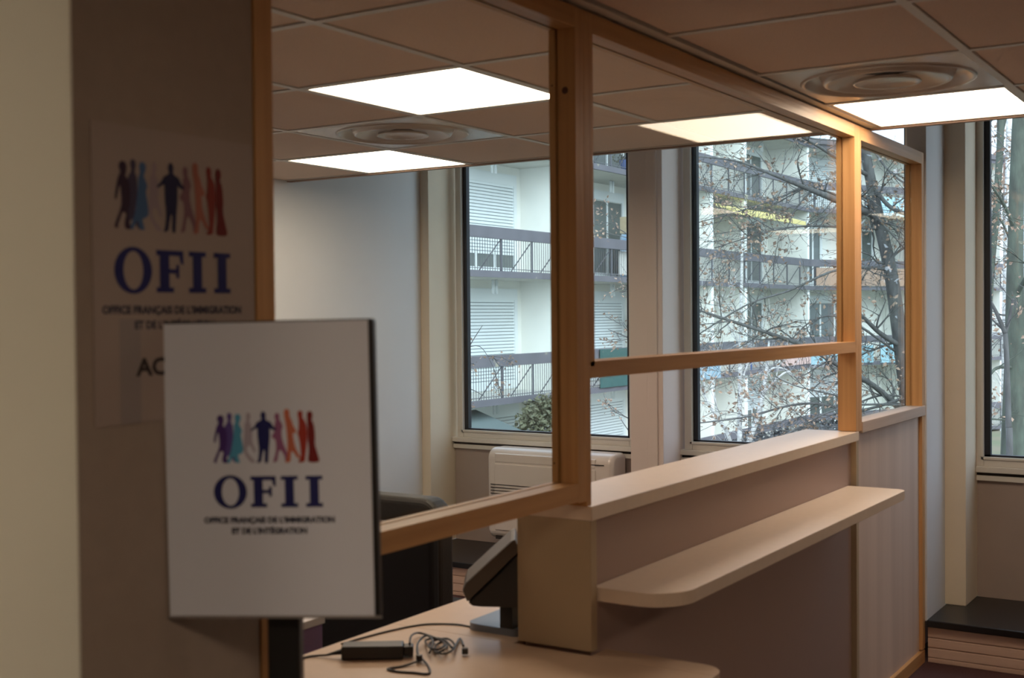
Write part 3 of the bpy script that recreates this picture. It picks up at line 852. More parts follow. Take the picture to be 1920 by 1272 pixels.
FL = [-3.0, -0.28, 2.44, 5.16, 7.42]
def facade(T, O, u, n, t0, t1, fins, openings, deep):
    O = Vector((O[0], O[1], 0)); u = Vector((u[0], u[1], 0)); n = Vector((n[0], n[1], 0)); zz = Vector((0, 0, 1))
    def fb(bm, a, b, c, d, z0, z1, bev=0): obox(bm, O, u, zz, n, a, b, z0, z1, c, d, bev)
    D = -1.5
    bm = nb(); fb(bm, t0, t1, D - .25, D, -3.2, FL[4])
    for f in fins: fb(bm, f, f + .18, D, -.06, -3.2, FL[4])
    obj('wall', bm, M['plaster'], T)
    for f in fins:
        bm = nb(); fb(bm, f - .005, f + .185, -.06, -.035, -3.2, FL[4])
        part_label(obj('wall_edge', bm, M['plaster_edge'], T), 'white wall end')
    rnd = random.Random(int(t1 * 10))
    for k, z in enumerate(FL):
        bm = nb(); fb(bm, t0, t1, D, -.03, z - .11, z - .01); sl = obj('balcony_slab', bm, M['slab'], T)
        bm = nb(); fb(bm, t0, t1, -.03, .03, z - .12, z + .02); obj('slab_edge', bm, M['slab_edge'], sl)
        if k == 4: continue
        r = nb(); fb(r, t0, t1, -.03, .03, z + .70, z + .95, bev=.005)
        ro = obj('parapet_band', r, M['slab_edge'], T)
        p = t0 + .2
        while p < t1:
            r = nb(); fb(r, p - .02, p + .02, -.015, .015, z, z + .72)
            a = O + u * (p - .04) + n * -.02 + zz * (z + .66); b = O + u * (p - .42) + n * -.32 + zz * z
            tube(r, [a, b], .014, seg=5); p += 1.25
            obj('railing_post', r, M['rail_metal'], ro)
        r = nb(); p = t0 + .06
        while p < t1: fb(r, p - .005, p + .005, -.006, .004, z, z + .71); p += .095
        fb(r, t0, t1, -.01, .01, z + .06, z + .075)
        obj('railing_bars', r, M['rail_metal'], ro)['kind'] = 'stuff'
        for (a, b, up, lo) in openings.get(k, []):
            # opening a..b, head at z+2.16, lintel box above; lo = height down to which the shutter hangs
            bm = nb(); y = D; hd = min(2.16, FL[k + 1] - z - .46)
            fb(bm, a - .12, b + .12, y, y + .05, z + hd, z + hd + .26)
            fb(bm, a - .12, a, y, y + .05, z + .05, z + hd); fb(bm, b, b + .12, y, y + .05, z + .05, z + hd)
            fb(bm, a, b, y, y + .05, z + .05, z + .20)
            fo = obj('window_frame', bm, M['pvc'], T)
            if lo < 2.1:
                bm = nb(); zc = z + hd
                while zc > z + max(lo, .2) + .02:
                    fb(bm, a, b, y + .012, y + .034, zc - .058, zc)
                    zc -= .076
                nf = len(bm.faces); fb(bm, a, b, y + .004, y + .008, zc, z + hd); bm.faces.ensure_lookup_table()
                for q in range(nf, len(bm.faces)): bm.faces[q].material_index = 1
                obj('roller_shutter', bm, [M['shutter'], M['slat_gap']], fo)
            if lo > .3:
                bm = nb(); fb(bm, a, b, y, y + .012, z + .2, z + min(lo, hd)); obj('pane', bm, M['far_glass'], fo)
                for q in (.33, .66):
                    bm = nb(); fb(bm, a + (b - a) * q - .04, a + (b - a) * q + .04, y + .012, y + .03, z + .2, z + min(lo, hd))
                    obj('mullion', bm, M['pvc'], fo)
        # paired ceiling lamps, small
        for a, b in zip(fins[:-1], fins[1:]):
            if b - a < 3: continue
            m = (a + b) / 2 + .8
            for q in (-.07, .07):
                bm = nb(); tube(bm, [O + u * (m + q) + n * -.9 + zz * (FL[k + 1] - .12), O + u * (m + q) + n * -.9 + zz * (FL[k + 1] - .44)], .035, seg=8)
                obj('balcony_lamp', bm, M['pvc'], T)
    bm = nb(); fb(bm, t0, t1, -deep - .1, .10, FL[4] + .01, FL[4] + .22, bev=.01); obj('roof', bm, M['roof'], T)
    if deep > 2: bm = nb(); fb(bm, t0, t1, -deep, -1.76, -3.2, FL[4]); obj('rear_block', bm, M['plaster'], T)

T = thing('apartment_building', (-14.3, 30, -3.2), 'long cream apartment block with purple grey balcony bands seen through the left and middle windows', 'building')
op = {0: [(22.35, 24.75, 0, .25), (27.9, 30.35, 0, .25), (38.2, 40.9, 0, 1.2)],
      1: [(22.35, 24.75, 0, .12), (27.9, 30.35, 0, .12), (38.2, 40.9, 0, 2.14)],
      2: [(22.35, 24.75, 0, .54), (27.9, 30.35, 0, 2.14), (38.2, 40.9, 0, 2.14)],
      3: [(22.35, 24.75, 0, .4), (27.9, 30.35, 0, 1.5), (38.2, 40.9, 0, 2.14)]}
facade(T, (-14.3, 0), (0, 1), (1, 0), 13.0, 41.8, [13.8, 19.4, 25.1, 30.7, 33.2, 35.8, 41.6], op, 8.4)
T = thing('apartment_building', (-12.5, 46, -3.2), 'angled end wing of the cream block, behind the leaning tree trunk', 'building')
op = {0: [(1.2, 3.4, 0, 1.4), (6.4, 8.8, 0, .2)], 1: [(1.2, 3.4, 0, 2.14), (6.4, 8.8, 0, .2)],
      2: [(.9, 1.9, 0, 2.14), (3.0, 4.6, 0, 2.14), (7, 8.8, 0, 1)], 3: [(1.2, 3.4, 0, .2), (6.4, 8.8, 0, 1.5)]}
facade(T, (-14.3, 41.81), (.447, .894), (.894, -.447), 0.0, 10.4, [5.2, 10.2], op, 1.7)

WO = Vector((-14.3, 41.81, 0)); WU = Vector((.447, .894, 0)); WN = Vector((.894, -.447, 0)); ZZ = Vector((0, 0, 1))
LO = Vector((-14.3, 0, 0)); LU = Vector((0, 1, 0)); LN = Vector((1, 0, 0))
def cloth(bm, O, u, n, a, b, z0, z1, off=.06, amp=.025, thick=.012, freq=9.0):
    N = max(8, int((b - a) * 10))
    P = []
    for i in range(N + 1):
        t = a + (b - a) * i / N
        P.append((t, off + amp * math.sin(freq * t) + amp * .5 * math.sin(2.3 * freq * t + 1)))
    for o_ in (0, thick):
        rows_ = []
        for z in (z1, (z0 + z1) / 2, z0 + .02 * math.sin(3 * a)):
            rows_.append([bm.verts.new(O + u * t + n * (w + o_) + ZZ * z) for t, w in P])
        for r in range(2):
            for i in range(N):
                f = bm.faces.new((rows_[r][i], rows_[r][i + 1], rows_[r + 1][i + 1], rows_[r + 1][i])); f.smooth = True
def drape(O, u, n, a, b, z0, z1, m, name, label, cat, **k):
    bm = nb(); cloth(bm, O, u, n, a, b, z0, z1, **k); return tag(obj(name, bm, m), label, cat)
drape(LO, LU, LN, 26.2, 30.9, -.28, .66, mat('teal_netting', (0.035, 0.095, 0.09), rough=.9, var=.1), 'privacy_netting', 'teal green netting tied along a balcony railing, left of the white column', 'netting', amp=.012)
drape(WO, WU, WN, 2.7, 6.6, 5.02, 5.72, mat('pale_blue_sheet', (0.42, 0.62, 0.72), rough=.9), 'balcony_cloth', 'pale blue sheet on the upper balcony of the end wing behind the tree', 'cloth')
drape(WO, WU, WN, 0.2, 8.2, 2.46, 3.10, mat('reed_screen', (0.36, 0.25, 0.19), rough=.95, var=.25, vscale=12, stretch=(12, 12, 1)), 'reed_screen', 'brown reed screen along the middle balcony of the end wing', 'screen', amp=.004)
drape(WO, WU, WN, -.1, 3.0, -.3, .32, mat('faded_blue_cloth', (0.26, 0.42, 0.48), rough=.9), 'balcony_cloth', 'faded blue cloth on the low balcony of the end wing, left of the second post', 'cloth', group=None) if False else drape(WO, WU, WN, -.1, 3.0, -.3, .32, mat('faded_blue_cloth', (0.26, 0.42, 0.48), rough=.9), 'balcony_cloth', 'faded blue cloth on the low balcony left of the right pine post', 'cloth')
drape(WO, WU, WN, 3.4, 7.0, -.32, .36, mat('light_blue_cloth', (0.33, 0.52, 0.60), rough=.9), 'balcony_cloth', 'light blue cloth on the low balcony beside the leaning trunk', 'cloth')
drape(LO, LU, LN, 38.6, 41.6, -.26, .30, mat('pinkish_mat', (0.50, 0.36, 0.33), rough=.9, var=.1), 'balcony_cloth', 'pinkish cloth on a low balcony just under the crossbar', 'cloth')
drape(LO, LU, LN, 31.0, 33.6, -.36, .40, mat('blue_grey_cloth', (0.24, 0.36, 0.44), rough=.9), 'balcony_cloth', 'blue grey cloth on a low balcony at the left edge of the middle window', 'cloth')
drape(LO, LU, LN, 27.6, 28.9, 2.50, 3.12, mat('white_sheet', (0.66, 0.64, 0.60), rough=.9), 'hanging_laundry', 'white sheet hanging inside the railing above the teal netting', 'laundry', off=-.14)
drape(LO, LU, LN, 29.0, 29.8, 2.50, 3.12, mat('plum_cloth', (0.19, 0.14, 0.19), rough=.9), 'hanging_laundry', 'dark plum cloth hanging inside the railing beside the bicycle', 'laundry', off=-.235)
# yellow awning
bm = nb(); prism(bm, [(-14.75, 33.45, 4.86), (-14.75, 33.45, 4.82), (-13.75, 33.45, 4.50), (-13.75, 33.45, 4.42), (-13.71, 33.45, 4.42), (-13.71, 33.45, 4.55)], (0, 6.2, 0))
aw = tag(obj('awning', bm, mat('yellow_canvas', (0.66, 0.56, 0.24), rough=.9)), 'pale yellow awning pulled out under the upper balcony in the middle window', 'awning')
bm = nb()
for y in (33.7, 39.4): tube(bm, [(-15.75, y, 4.5), (-14.7, y, 4.62), (-13.75, y, 4.47)], .02, seg=6)
obj('awning_arm', bm, M['pvc'], aw)
bm = nb(); prism(bm, [tuple(WO + WU * 4.3 + WN * .05 + ZZ * 4.98), tuple(WO + WU * 4.3 + WN * .85 + ZZ * 4.66), tuple(WO + WU * 4.3 + WN * .85 + ZZ * 4.58)], WU * 3.0)
tag(obj('awning', bm, bpy.data.materials['yellow_canvas']), 'small yellow awning on the end wing right of the leaning trunk', 'awning')
# teal awning low left
bm = nb(); prism(bm, [(-14.9, 19.6, -.52), (-14.9, 19.6, -.58), (-13.6, 19.6, -1.02), (-13.6, 19.6, -.96)], (0, 2.2, 0))
aw = tag(obj('awning', bm, mat('grey_teal_canvas', (0.10, 0.13, 0.13), rough=.9)), 'grey teal awning low in the left window', 'awning')
bm = nb()
for y in (19.9, 21.6): tube(bm, [(-15.75, y, -1.2), (-13.65, y, -1.01)], .022, seg=6)
obj('awning_arm', bm, M['rail_metal'], aw)
# parcel and cardboard box on the second bay
T = thing('wrapped_bundle', (-14.75, 29.7, 2.44), 'white bundle with blue print standing on the balcony under the cardboard box', 'bundle')
bm = nb(); box(bm, -15.10, -14.64, 28.9, 30.55, 2.44, 3.64, bev=.08); obj('wrapping', bm, mat('white_blue_plastic', (0.62, 0.68, 0.74), rough=.4, col2=(0.10, 0.25, 0.45), vscale=2.2), T)
T = thing('cardboard_box', (-14.8, 29.4, 3.64), 'open cardboard box on top of the blue and white bundle', 'box')
bm = nb(); box(bm, -15.10, -14.65, 28.95, 29.95, 3.66, 4.10, bev=.01); obj('carton', bm, mat('cardboard', (0.46, 0.38, 0.26), rough=.9, var=.1), T)
bm = nb(); prism(bm, [(-14.64, 28.95, 4.09), (-14.64, 29.95, 4.09), (-14.46, 29.9, 4.20), (-14.46, 29.0, 4.20)], (0, 0, .012)); obj('flap', bm, bpy.data.materials['cardboard'], T)
# bicycle
T = thing('bicycle', (-14.6, 29.9, 2.44), 'dark bicycle leaning behind the balcony railing under the cardboard box', 'bicycle')
for y in (29.45, 30.45):
    bm = nb(); N = 28
    tube(bm, [(-14.42, y + .31 * math.cos(2 * math.pi * k / N), 2.77 + .31 * math.sin(2 * math.pi * k / N)) for k in range(N + 1)], .02, seg=6, cap=False); w = obj('wheel', bm, M['rail_metal'], T)
    bm = nb()
    for k in range(10): tube(bm, [(-14.42, y, 2.77), (-14.42, y + .3 * math.cos(k * .628), 2.77 + .3 * math.sin(k * .628))], .004, seg=4)
    obj('spokes', bm, M['rail_metal'], w)
bm = nb(); tube(bm, [(-14.42, 29.45, 2.77), (-14.42, 29.62, 3.20), (-14.42, 30.2, 3.22), (-14.42, 30.45, 2.77)], .018, seg=6); tube(bm, [(-14.42, 29.62, 3.2), (-14.42, 29.95, 2.78), (-14.42, 30.2, 3.2)], .018, seg=6); obj('frame', bm, M['rail_metal'], T)
bm = nb(); box(bm, -14.47, -14.37, 29.5, 29.72, 3.26, 3.32, bev=.02); obj('saddle', bm, M['rail_metal'], T)
# covered shelf with green dome
T = thing('covered_shelf', (-14.9, 30.2, -.28), 'tall balcony shelf under a dark green domed cover, left of the white column', 'shelf')
bm = nb()
for x in (-15.1, -14.7):
    for y in (29.85, 30.55): box(bm, x - .02, x + .02, y - .02, y + .02, -.28, 1.45)
for z in (.5, .95, 1.30): box(bm, -15.12, -14.68, 29.83, 30.57, z, z + .03)
obj('rack', bm, M['rail_metal'], T)
bm = nb(); box(bm, -15.10, -14.70, 29.9, 30.5, 1.33, 1.52, bev=.02); obj('carton', bm, bpy.data.materials['cardboard'], T)
bm = nb(); bmesh.ops.create_uvsphere(bm, u_segments=24, v_segments=12, radius=.5, matrix=Matrix.Translation((-14.9, 30.2, 1.53)) @ Matrix.Diagonal((.7, 1.0, .62, 1)))
bmesh.ops.bisect_plane(bm, geom=list(bm.verts) + list(bm.edges) + list(bm.faces), plane_co=(0, 0, 1.535), plane_no=(0, 0, -1), clear_outer=True)
for f in bm.faces: f.smooth = True
obj('cover', bm, mat('dark_green_cover', (0.04, 0.10, 0.085), rough=.7), T)

# leaf clouds ------------------------------------------------------
def leafcloud(bm, pts, size, rnd, jitter):
    for p in pts:
        p = Vector(p) + Vector((rnd.gauss(0, jitter), rnd.gauss(0, jitter), rnd.gauss(0, jitter)))
        a = Vector((rnd.uniform(-1, 1), rnd.uniform(-1, 1), rnd.uniform(-1, .4))).normalized()
        b = a.orthogonal().normalized(); b = (b * math.cos(rnd.uniform(0, 6)) + a.cross(b) * math.sin(rnd.uniform(0, 6))).normalized()
        c = a.cross(b); s = size * rnd.uniform(.6, 1.3)
        v = [bm.verts.new(p), bm.verts.new(p + a * s * .5 + b * s * .32 + c * s * .12), bm.verts.new(p + a * s), bm.verts.new(p + a * s * .5 - b * s * .32 + c * s * .12)]
        bm.faces.new((v[0], v[1], v[2])); bm.faces.new((v[0], v[2], v[3]))

# pots with plants on the upper balcony
pot0 = None
for k, (y, c) in enumerate(((28.2, 'small'), (28.9, 'spreading'), (29.6, 'reddish'), (30.3, 'tall'))):
    T = thing('potted_plant', (-14.52, y, 5.16), 'blue pot with a %s plant on the uppermost balcony left of the white column' % c, 'plant', 'potted plants on the upper balcony')
    bm = nb(); lathe(bm, [(.001, .0), (.12, .0), (.17, .30), (.15, .30), (.14, .27), (.001, .27)], (-14.52, y, 5.18), 20)
    obj('pot', bm, bpy.data.materials.get('blue_pot') or mat('blue_pot', (0.05, 0.09, 0.25), rough=.5), T)
    rnd = random.Random(k); bm = nb()
    hh = (.28, .3, .35, .6)[k]
    ps = [(-14.52 + rnd.gauss(0, .13), y + rnd.gauss(0, .10), 5.46 + abs(rnd.gauss(0, hh * .5))) for _ in range(170)]
    leafcloud(bm, ps, .10, rnd, .02); obj('foliage', bm, M['ivy'] if k != 2 else M['dead_leaf'], T)
# ivy-grown bush by the lower balcony
rnd = random.Random(11); bm = nb(); ps = []
while len(ps) < 5200:
    p = Vector((rnd.uniform(-1, 1), rnd.uniform(-1, 1), rnd.uniform(-1, 1)))
    if p.length < 1 and p.length > .55: ps.append((-13.75 + p.x * .7, 22.75 + p.y * .80 + .25 * p.z, -1.25 + p.z * 1.05))
leafcloud(bm, ps, .11, rnd, .04)
T = thing('climbing_shrub', (-13.75, 22.75, -3.2), 'dull green brown climbing shrub low in the left window beside the timber frame', 'shrub')
obj('foliage', bm, M['ivy'], T)
bm = nb()
for k in range(7): tube(bm, deskcurve([(-13.75 + rnd.gauss(0, .1), 22.7, -3.2), (-13.75 + rnd.gauss(0, .2), 22.7 + rnd.gauss(0, .3), -2.2), (-13.75 + rnd.gauss(0, .3), 22.7 + rnd.gauss(0, .5), -.9)], 4), .025, seg=5)
obj('stem', bm, M['bark'], T)
# dark hedge
rnd = random.Random(12); bm = nb(); ps = []
for _ in range(7000):
    t_ = rnd.random(); a = PT(1330, 850, 21).lerp(PT(1640, 786, 24), t_)
    ps.append((a.x + rnd.gauss(0, .35), a.y + rnd.gauss(0, .35), a.z - abs(rnd.gauss(0, .45)) + .12 * math.sin(t_ * 17)))
leafcloud(bm, ps, .13, rnd, .03)
T = thing('hedge', tuple(Vector((PT(1480, 818, 22.5).x, PT(1480, 818, 22.5).y, -3.2))), 'dark clipped hedge just above the counter top in the middle window', 'hedge')
obj('foliage', bm, M['hedge'], T)
bm = nb()
for k in range(12):
    a = PT(1330, 850, 21).lerp(PT(1640, 786, 24), k / 11); tube(bm, [(a.x, a.y, -3.2), (a.x, a.y, a.z - .1)], .03, seg=5)
obj('stem', bm, M['bark'], T)

# blue garden chair on a low balcony
T = thing('garden_chair', (-14.75, 36.6, -.28), 'bright blue plastic chair on a low balcony under the crossbar', 'chair')
mb = mat('blue_plastic', (0.06, 0.17, 0.55), rough=.5)
bx('seat', (-15.0, -14.5, 36.3, 36.85, .12, .17), mb, T, bev=.02); bx('backrest', (-15.02, -14.96, 36.3, 36.85, .17, .58), mb, T, bev=.02)
for x in (-14.97, -14.54):
    for y in (36.34, 36.81): bx('leg', (x - .02, x + .02, y - .02, y + .02, -.28, .12), mb, T)

# ---- bare trees with last leaves ---------------------------------
def smooth(pts, n=5): return deskcurve([tuple(p) for p in pts], n)
def grow(bm, leaves, start, d, length, r, level, rnd, leafp, gravity=.0):
    n = 6 if level < 2 else 4
    pts = [start.copy()]; rad = [r]; p = start.copy(); d = d.normalized()
    for i in range(n):
        d = (d + Vector((rnd.gauss(0, .16), rnd.gauss(0, .16), rnd.gauss(0, .13) + gravity))).normalized()
        p = p + d * (length / n); pts.append(p.copy()); rad.append(max(r * (1 - .75 * (i + 1) / n), .0022))
    tube(bm, pts, rad, seg=5 if level == 0 else 4 if level == 1 else 3, cap=False)
    if level < 3:
        kids = (5, 4, 3)[level]
        for k in range(kids):
            i = rnd.randint(1, n); q = pts[i]
            axis = Vector((rnd.gauss(0, 1), rnd.gauss(0, 1), rnd.gauss(0, .8))).normalized()
            nd = (d + axis * rnd.uniform(.5, 1.0)).normalized()
            grow(bm, leaves, q, nd, length * rnd.uniform(.4, .65), rad[i] * .75, level + 1, rnd, leafp, gravity)
    if level >= 2:
        for q in pts[1:]:
            if rnd.random() < leafp: leaves.append(q)
def tree(name, label, m, trunk, limbs, seed, leafp, twigs, leaf=.06, tw_len=1.0, group=None, base=True):
    """trunk: list of (px,py,depth,radius) ; limbs: lists of the same"""
    rnd = random.Random(seed)
    tp = [PT(a, b, c) for a, b, c, r in trunk]; tr = [r for a, b, c, r in trunk]
    if base: g0 = tp[-1].copy(); g0.z = -3.2; tp.append(g0); tr.append(tr[-1] * 1.25)
    T = thing(name, (tp[-1].x, tp[-1].y, -3.2), label, 'tree', group)
    bm = nb(); br = nb(); lv = []
    def rs(ps, rr, n=5):
        s = smooth(ps, n); R_ = []
        for i in range(len(rr) - 1):
            for k in range(n): R_.append(rr[i] + (rr[i + 1] - rr[i]) * k / n)
        R_.append(rr[-1]); return s, R_
    s, R_ = rs(tp, tr); tube(bm, s, R_, seg=14)
    for L_ in limbs:
        lp = [PT(a, b, c) for a, b, c, r in L_]; lr = [r * 1.3 for a, b, c, r in L_]
        s, R_ = rs(lp, lr); tube(br, s, R_, seg=7, cap=True)
        tot = sum((s[i + 1] - s[i]).length for i in range(len(s) - 1))
        for k in range(int(tot * twigs)):
            i = rnd.randint(1, len(s) - 2); dd = (s[i + 1] - s[i - 1]).normalized()
            ax = Vector((rnd.gauss(0, .5), rnd.gauss(0, .5), rnd.gauss(0, 1))).normalized()
            grow(br, lv, s[i], dd * rnd.choice((1, 1, -.4)) + ax * .9, rnd.uniform(.5, 1.0) * tw_len, max(.004, R_[i] * .45), 1, rnd, leafp)
    obj('trunk', bm, m, T, normals=False); obj('branches', br, m, T, normals=False)
    if lv:
        bm = nb(); leafcloud(bm, lv, leaf, rnd, .03); o = obj('foliage', bm, M['dead_leaf'], T, normals=False)
    return T

D1 = 15.0
tree('oak_tree', 'leaning grey trunk with spreading leafy branches in the middle window and the narrow pane', M['bark'],
     [(1590, 60, D1, .035), (1605, 200, D1, .045), (1625, 300, D1, .060), (1645, 400, D1, .072), (1668, 500, D1, .080), (1683, 600, D1, .088), (1696, 700, D1, .094), (1708, 800, D1, .10), (1716, 900, D1, .105)],
     [[(1690, 770, D1, .030), (1640, 725, 14.6, .026), (1580, 690, 14.2, .022), (1520, 655, 14, .020), (1450, 628, 13.8, .017), (1370, 602, 13.6, .013), (1290, 575, 13.5, .008)],
      [(1640, 405, D1, .034), (1575, 378, 14.5, .032), (1510, 352, 14.2, .022), (1450, 328, 14, .014), (1380, 302, 13.8, .009), (1290, 292, 13.6, .005)],
      [(1630, 330, D1, .022), (1575, 300, 14.7, .017), (1500, 255, 14.3, .012), (1420, 225, 14, .008)],
      [(1670, 505, D1, .018), (1575, 505, 14.4, .012), (1480, 545, 14.2, .010), (1400, 572, 14, .008), (1290, 640, 13.8, .005)],
      [(1650, 430, D1, .014), (1530, 424, 14.4, .010), (1452, 432, 14.1, .007), (1340, 465, 13.8, .004)],
      [(1452, 432, 14.1, .006), (1410, 408, 14.1, .005), (1370, 380, 14, .003)],
      [(1645, 400, D1, .014), (1525, 352, 14.6, .010), (1460, 372, 14.3, .008), (1400, 392, 14, .006), (1300, 420, 13.8, .004)],
      [(1700, 745, D1, .016), (1610, 770, 14.4, .012), (1530, 757, 14.2, .012), (1470, 763, 14, .010), (1400, 782, 13.8, .008), (1290, 796, 13.6, .005)],
      [(1706, 760, D1, .012), (1590, 762, 14.0, .009), (1500, 800, 13.8, .007), (1430, 845, 13.6, .005)],
      [(1620, 755, 14.3, .009), (1560, 740, 14.2, .008), (1495, 725, 14, .005), (1450, 705, 14, .003)],
      [(1680, 660, D1, .012), (1590, 600, 14.4, .010), (1530, 598, 14.3, .007), (1480, 640, 14.1, .004)],
      [(1690, 650, D1, .028), (1650, 625, 14.8, .022), (1612, 590, 14.6, .018), (1560, 560, 14.4, .008)],
      [(1663, 492, D1, .014), (1690, 468, D1, .012), (1720, 455, D1, .010), (1800, 420, D1, .005)],
      [(1630, 340, D1, .020), (1665, 385, 14.8, .020), (1700, 402, 14.6, .022), (1760, 420, 14.4, .014)],
      [(1622, 380, D1, .010), (1655, 420, 14.7, .010), (1695, 465, 14.6, .009), (1730, 520, 14.5, .005)],
      [(1610, 230, D1, .012), (1650, 300, 14.8, .010), (1690, 340, 14.6, .010), (1740, 360, 14.5, .006)],
      [(1700, 745, D1, .010), (1650, 742, 14.8, .010), (1600, 760, 14.6, .008)],
      [(1660, 494, D1, .009), (1645, 492, 14.8, .008), (1630, 478, 14.6, .007), (1600, 470, 14.4, .004)]],
     3, .22, 7.0, leaf=.055, tw_len=.75)
tree('oak_tree', 'thick mossy trunk at the right edge of the right window', M['mossy'],
     [(1925, 40, 10, .055), (1916, 150, 10, .055), (1908, 300, 10, .056), (1904, 450, 10, .060), (1903, 560, 10, .070), (1903, 700, 10, .085), (1900, 860, 10, .10), (1900, 980, 10, .11)],
     [[(1904, 430, 10, .014), (1880, 380, 9.8, .010), (1860, 350, 9.6, .006)], [(1903, 560, 10, .016), (1925, 520, 9.8, .014), (1960, 470, 9.6, .010)],
      [(1903, 690, 10, .012), (1870, 690, 9.8, .010), (1846, 712, 9.7, .008), (1800, 730, 9.7, .005)],
      [(1903, 790, 10, .006), (1850, 785, 9.8, .005)], [(1905, 300, 10, .012), (1930, 240, 10, .009), (1960, 200, 10, .006)]],
     8, .35, 7.0, leaf=.045, tw_len=.5)
tree('oak_tree', 'slim forked green grey tree next to the left edge of the right window', M['mossy'],
     [(1873, 120, 12, .024), (1876, 245, 12, .034), (1872, 330, 12, .034), (1866, 420, 12, .034), (1858, 500, 12, .036), (1852, 600, 12, .040), (1849, 720, 12, .044), (1848, 900, 12, .05)],
     [[(1876, 250, 12, .022), (1884, 220, 12, .018), (1890, 180, 12, .014)], [(1870, 400, 12, .010), (1885, 430, 12, .008), (1900, 470, 12, .006)], [(1860, 480, 12, .008), (1850, 440, 12, .006), (1842, 400, 12, .004)]],
     21, .4, 8.0, leaf=.05, tw_len=.55)
tree('young_tree', 'young dark tree forking low between two mossy trunks in the right window', M['bark'],
     [(1884, 620, 9, .014), (1886, 640, 9, .018), (1889, 720, 9, .020), (1891, 800, 9, .022), (1893, 900, 9, .026)],
     [[(1885, 625, 9, .014), (1870, 590, 9, .011), (1858, 566, 9, .008)], [(1885, 625, 9, .012), (1892, 600, 9, .010), (1900, 560, 9, .007)]],
     31, .3, 9.0, leaf=.04, tw_len=.4)
bg = 'white birches beyond the middle window'
tree('birch_tree', 'straight white birch stem, leftmost to run full height beneath the crossbar', M['birch'],
     [(1392, 430, 17, .014), (1390, 560, 17, .022), (1388, 700, 17, .030), (1387, 800, 17, .034), (1387, 900, 17, .036)],
     [[(1390, 650, 17, .010), (1360, 600, 17, .007), (1340, 560, 17, .004)], [(1388, 720, 17, .010), (1410, 660, 17, .008), (1425, 600, 17, .004)]], 41, .25, 8.0, tw_len=.8, group=bg)
tree('birch_tree', 'slanting white birch with a fork to the right, beneath the crossbar', M['birch'],
     [(1442, 640, 16, .012), (1438, 690, 16, .022), (1431, 735, 16, .028), (1420, 785, 16, .032), (1404, 830, 16, .034), (1385, 900, 16, .036)],
     [[(1431, 738, 16, .016), (1450, 718, 16, .013), (1470, 700, 16, .010), (1484, 698, 16, .008)], [(1438, 700, 16, .012), (1452, 690, 16, .010), (1475, 694, 16, .007), (1500, 715, 16, .004)]], 42, .25, 9.0, tw_len=.8, group=bg)
tree('birch_tree', 'thin leaning birch at the lower left corner of the middle window', M['birch'],
     [(1306, 700, 15, .010), (1322, 745, 15, .014), (1342, 780, 15, .018), (1360, 805, 15, .022), (1372, 840, 15, .024), (1382, 900, 15, .026)],
     [[(1322, 745, 15, .008), (1318, 700, 15, .006), (1310, 670, 15, .004)], [(1345, 785, 15, .008), (1340, 740, 15, .006), (1330, 700, 15, .003)]], 43, .25, 10.0, tw_len=.8, group=bg)
tree('young_tree', 'thin twiggy sapling with sparse leaves close to the left window', M['bark'],
     [(870, 560, 9, .002), (862, 640, 9, .005), (850, 740, 9, .008), (842, 860, 9, .012)],
     [[(855, 700, 9, .004), (880, 650, 9, .003), (905, 610, 9, .0015)], [(858, 660, 9, .003), (900, 650, 9, .002), (930, 700, 9, .001)], [(850, 740, 9, .004), (880, 730, 9, .003), (910, 745, 9, .001)], [(845, 780, 9, .004), (880, 765, 9, .003)]],
     51, .5, 5.0, leaf=.03, tw_len=.25)
tree('young_tree', 'sapling twigs with brown leaves showing right of the knotty post', M['bark'],
     [(1215, 600, 11, .004), (1222, 700, 11, .008), (1228, 800, 11, .012), (1232, 900, 11, .016)],
     [[(1216, 660, 11, .007), (1180, 635, 11, .005), (1140, 618, 11, .002)], [(1220, 600, 11, .006), (1190, 460, 11, .005), (1150, 425, 11, .002)], [(1228, 810, 11, .007), (1190, 790, 11, .005), (1150, 772, 11, .002)], [(1228, 850, 11, .006), (1185, 815, 11, .004), (1160, 780, 11, .002)]],
     52, .5, 5.0, leaf=.035, tw_len=.3)

# far houses closing the view in the right window
M['far_wall'] = mat('pale_blue_grey_render', (0.30, 0.34, 0.38), rough=.9)
M['far_white'] = mat('pale_render', (0.50, 0.53, 0.54), rough=.9)
M['roof_tile'] = mat('brown_red_tiles', (0.23, 0.15, 0.13), rough=.9, var=.1)
def house(x0, x1, y0, y1, zt, ridge, mw, label, wins):
    T = thing('house', ((x0 + x1) / 2, (y0 + y1) / 2, -3.2), label, 'house')
    bm = nb(); box(bm, x0, x1, y0, y1, -3.2, zt); obj('wall', bm, mw, T)
    bm = nb(); xm = (x0 + x1) / 2
    prism(bm, [(x0 - .3, y0 - .3, zt + .01), (x1 + .3, y0 - .3, zt + .01), (xm, y0 - .3, zt + ridge)], (0, y1 - y0 + .6, 0)); obj('roof', bm, M['roof_tile'], T)
    for (x, z, w, h) in wins:
        bm = nb(); box(bm, x - w / 2 - .08, x + w / 2 + .08, y0 - .05, y0 - .002, z - h / 2 - .08, z + h / 2 + .08); f = obj('window_frame', bm, M['pvc'], T)
        bm = nb(); box(bm, x - w / 2, x + w / 2, y0 - .07, y0 - .052, z - h / 2, z + h / 2); obj('pane', bm, M['far_glass'], f)
house(-17.0, -13.2, 78, 90, 8.6, 2.6, M['far_wall'], 'blue grey house with red brown gable behind the right window, at its left edge', [(-16, 6.5, 1, 1.4), (-14.4, 6.5, 1, 1.4), (-16, 3.4, 1, 1.4), (-14.4, 3.4, 1, 1.4), (-14.4, .4, 1, 1.4)])
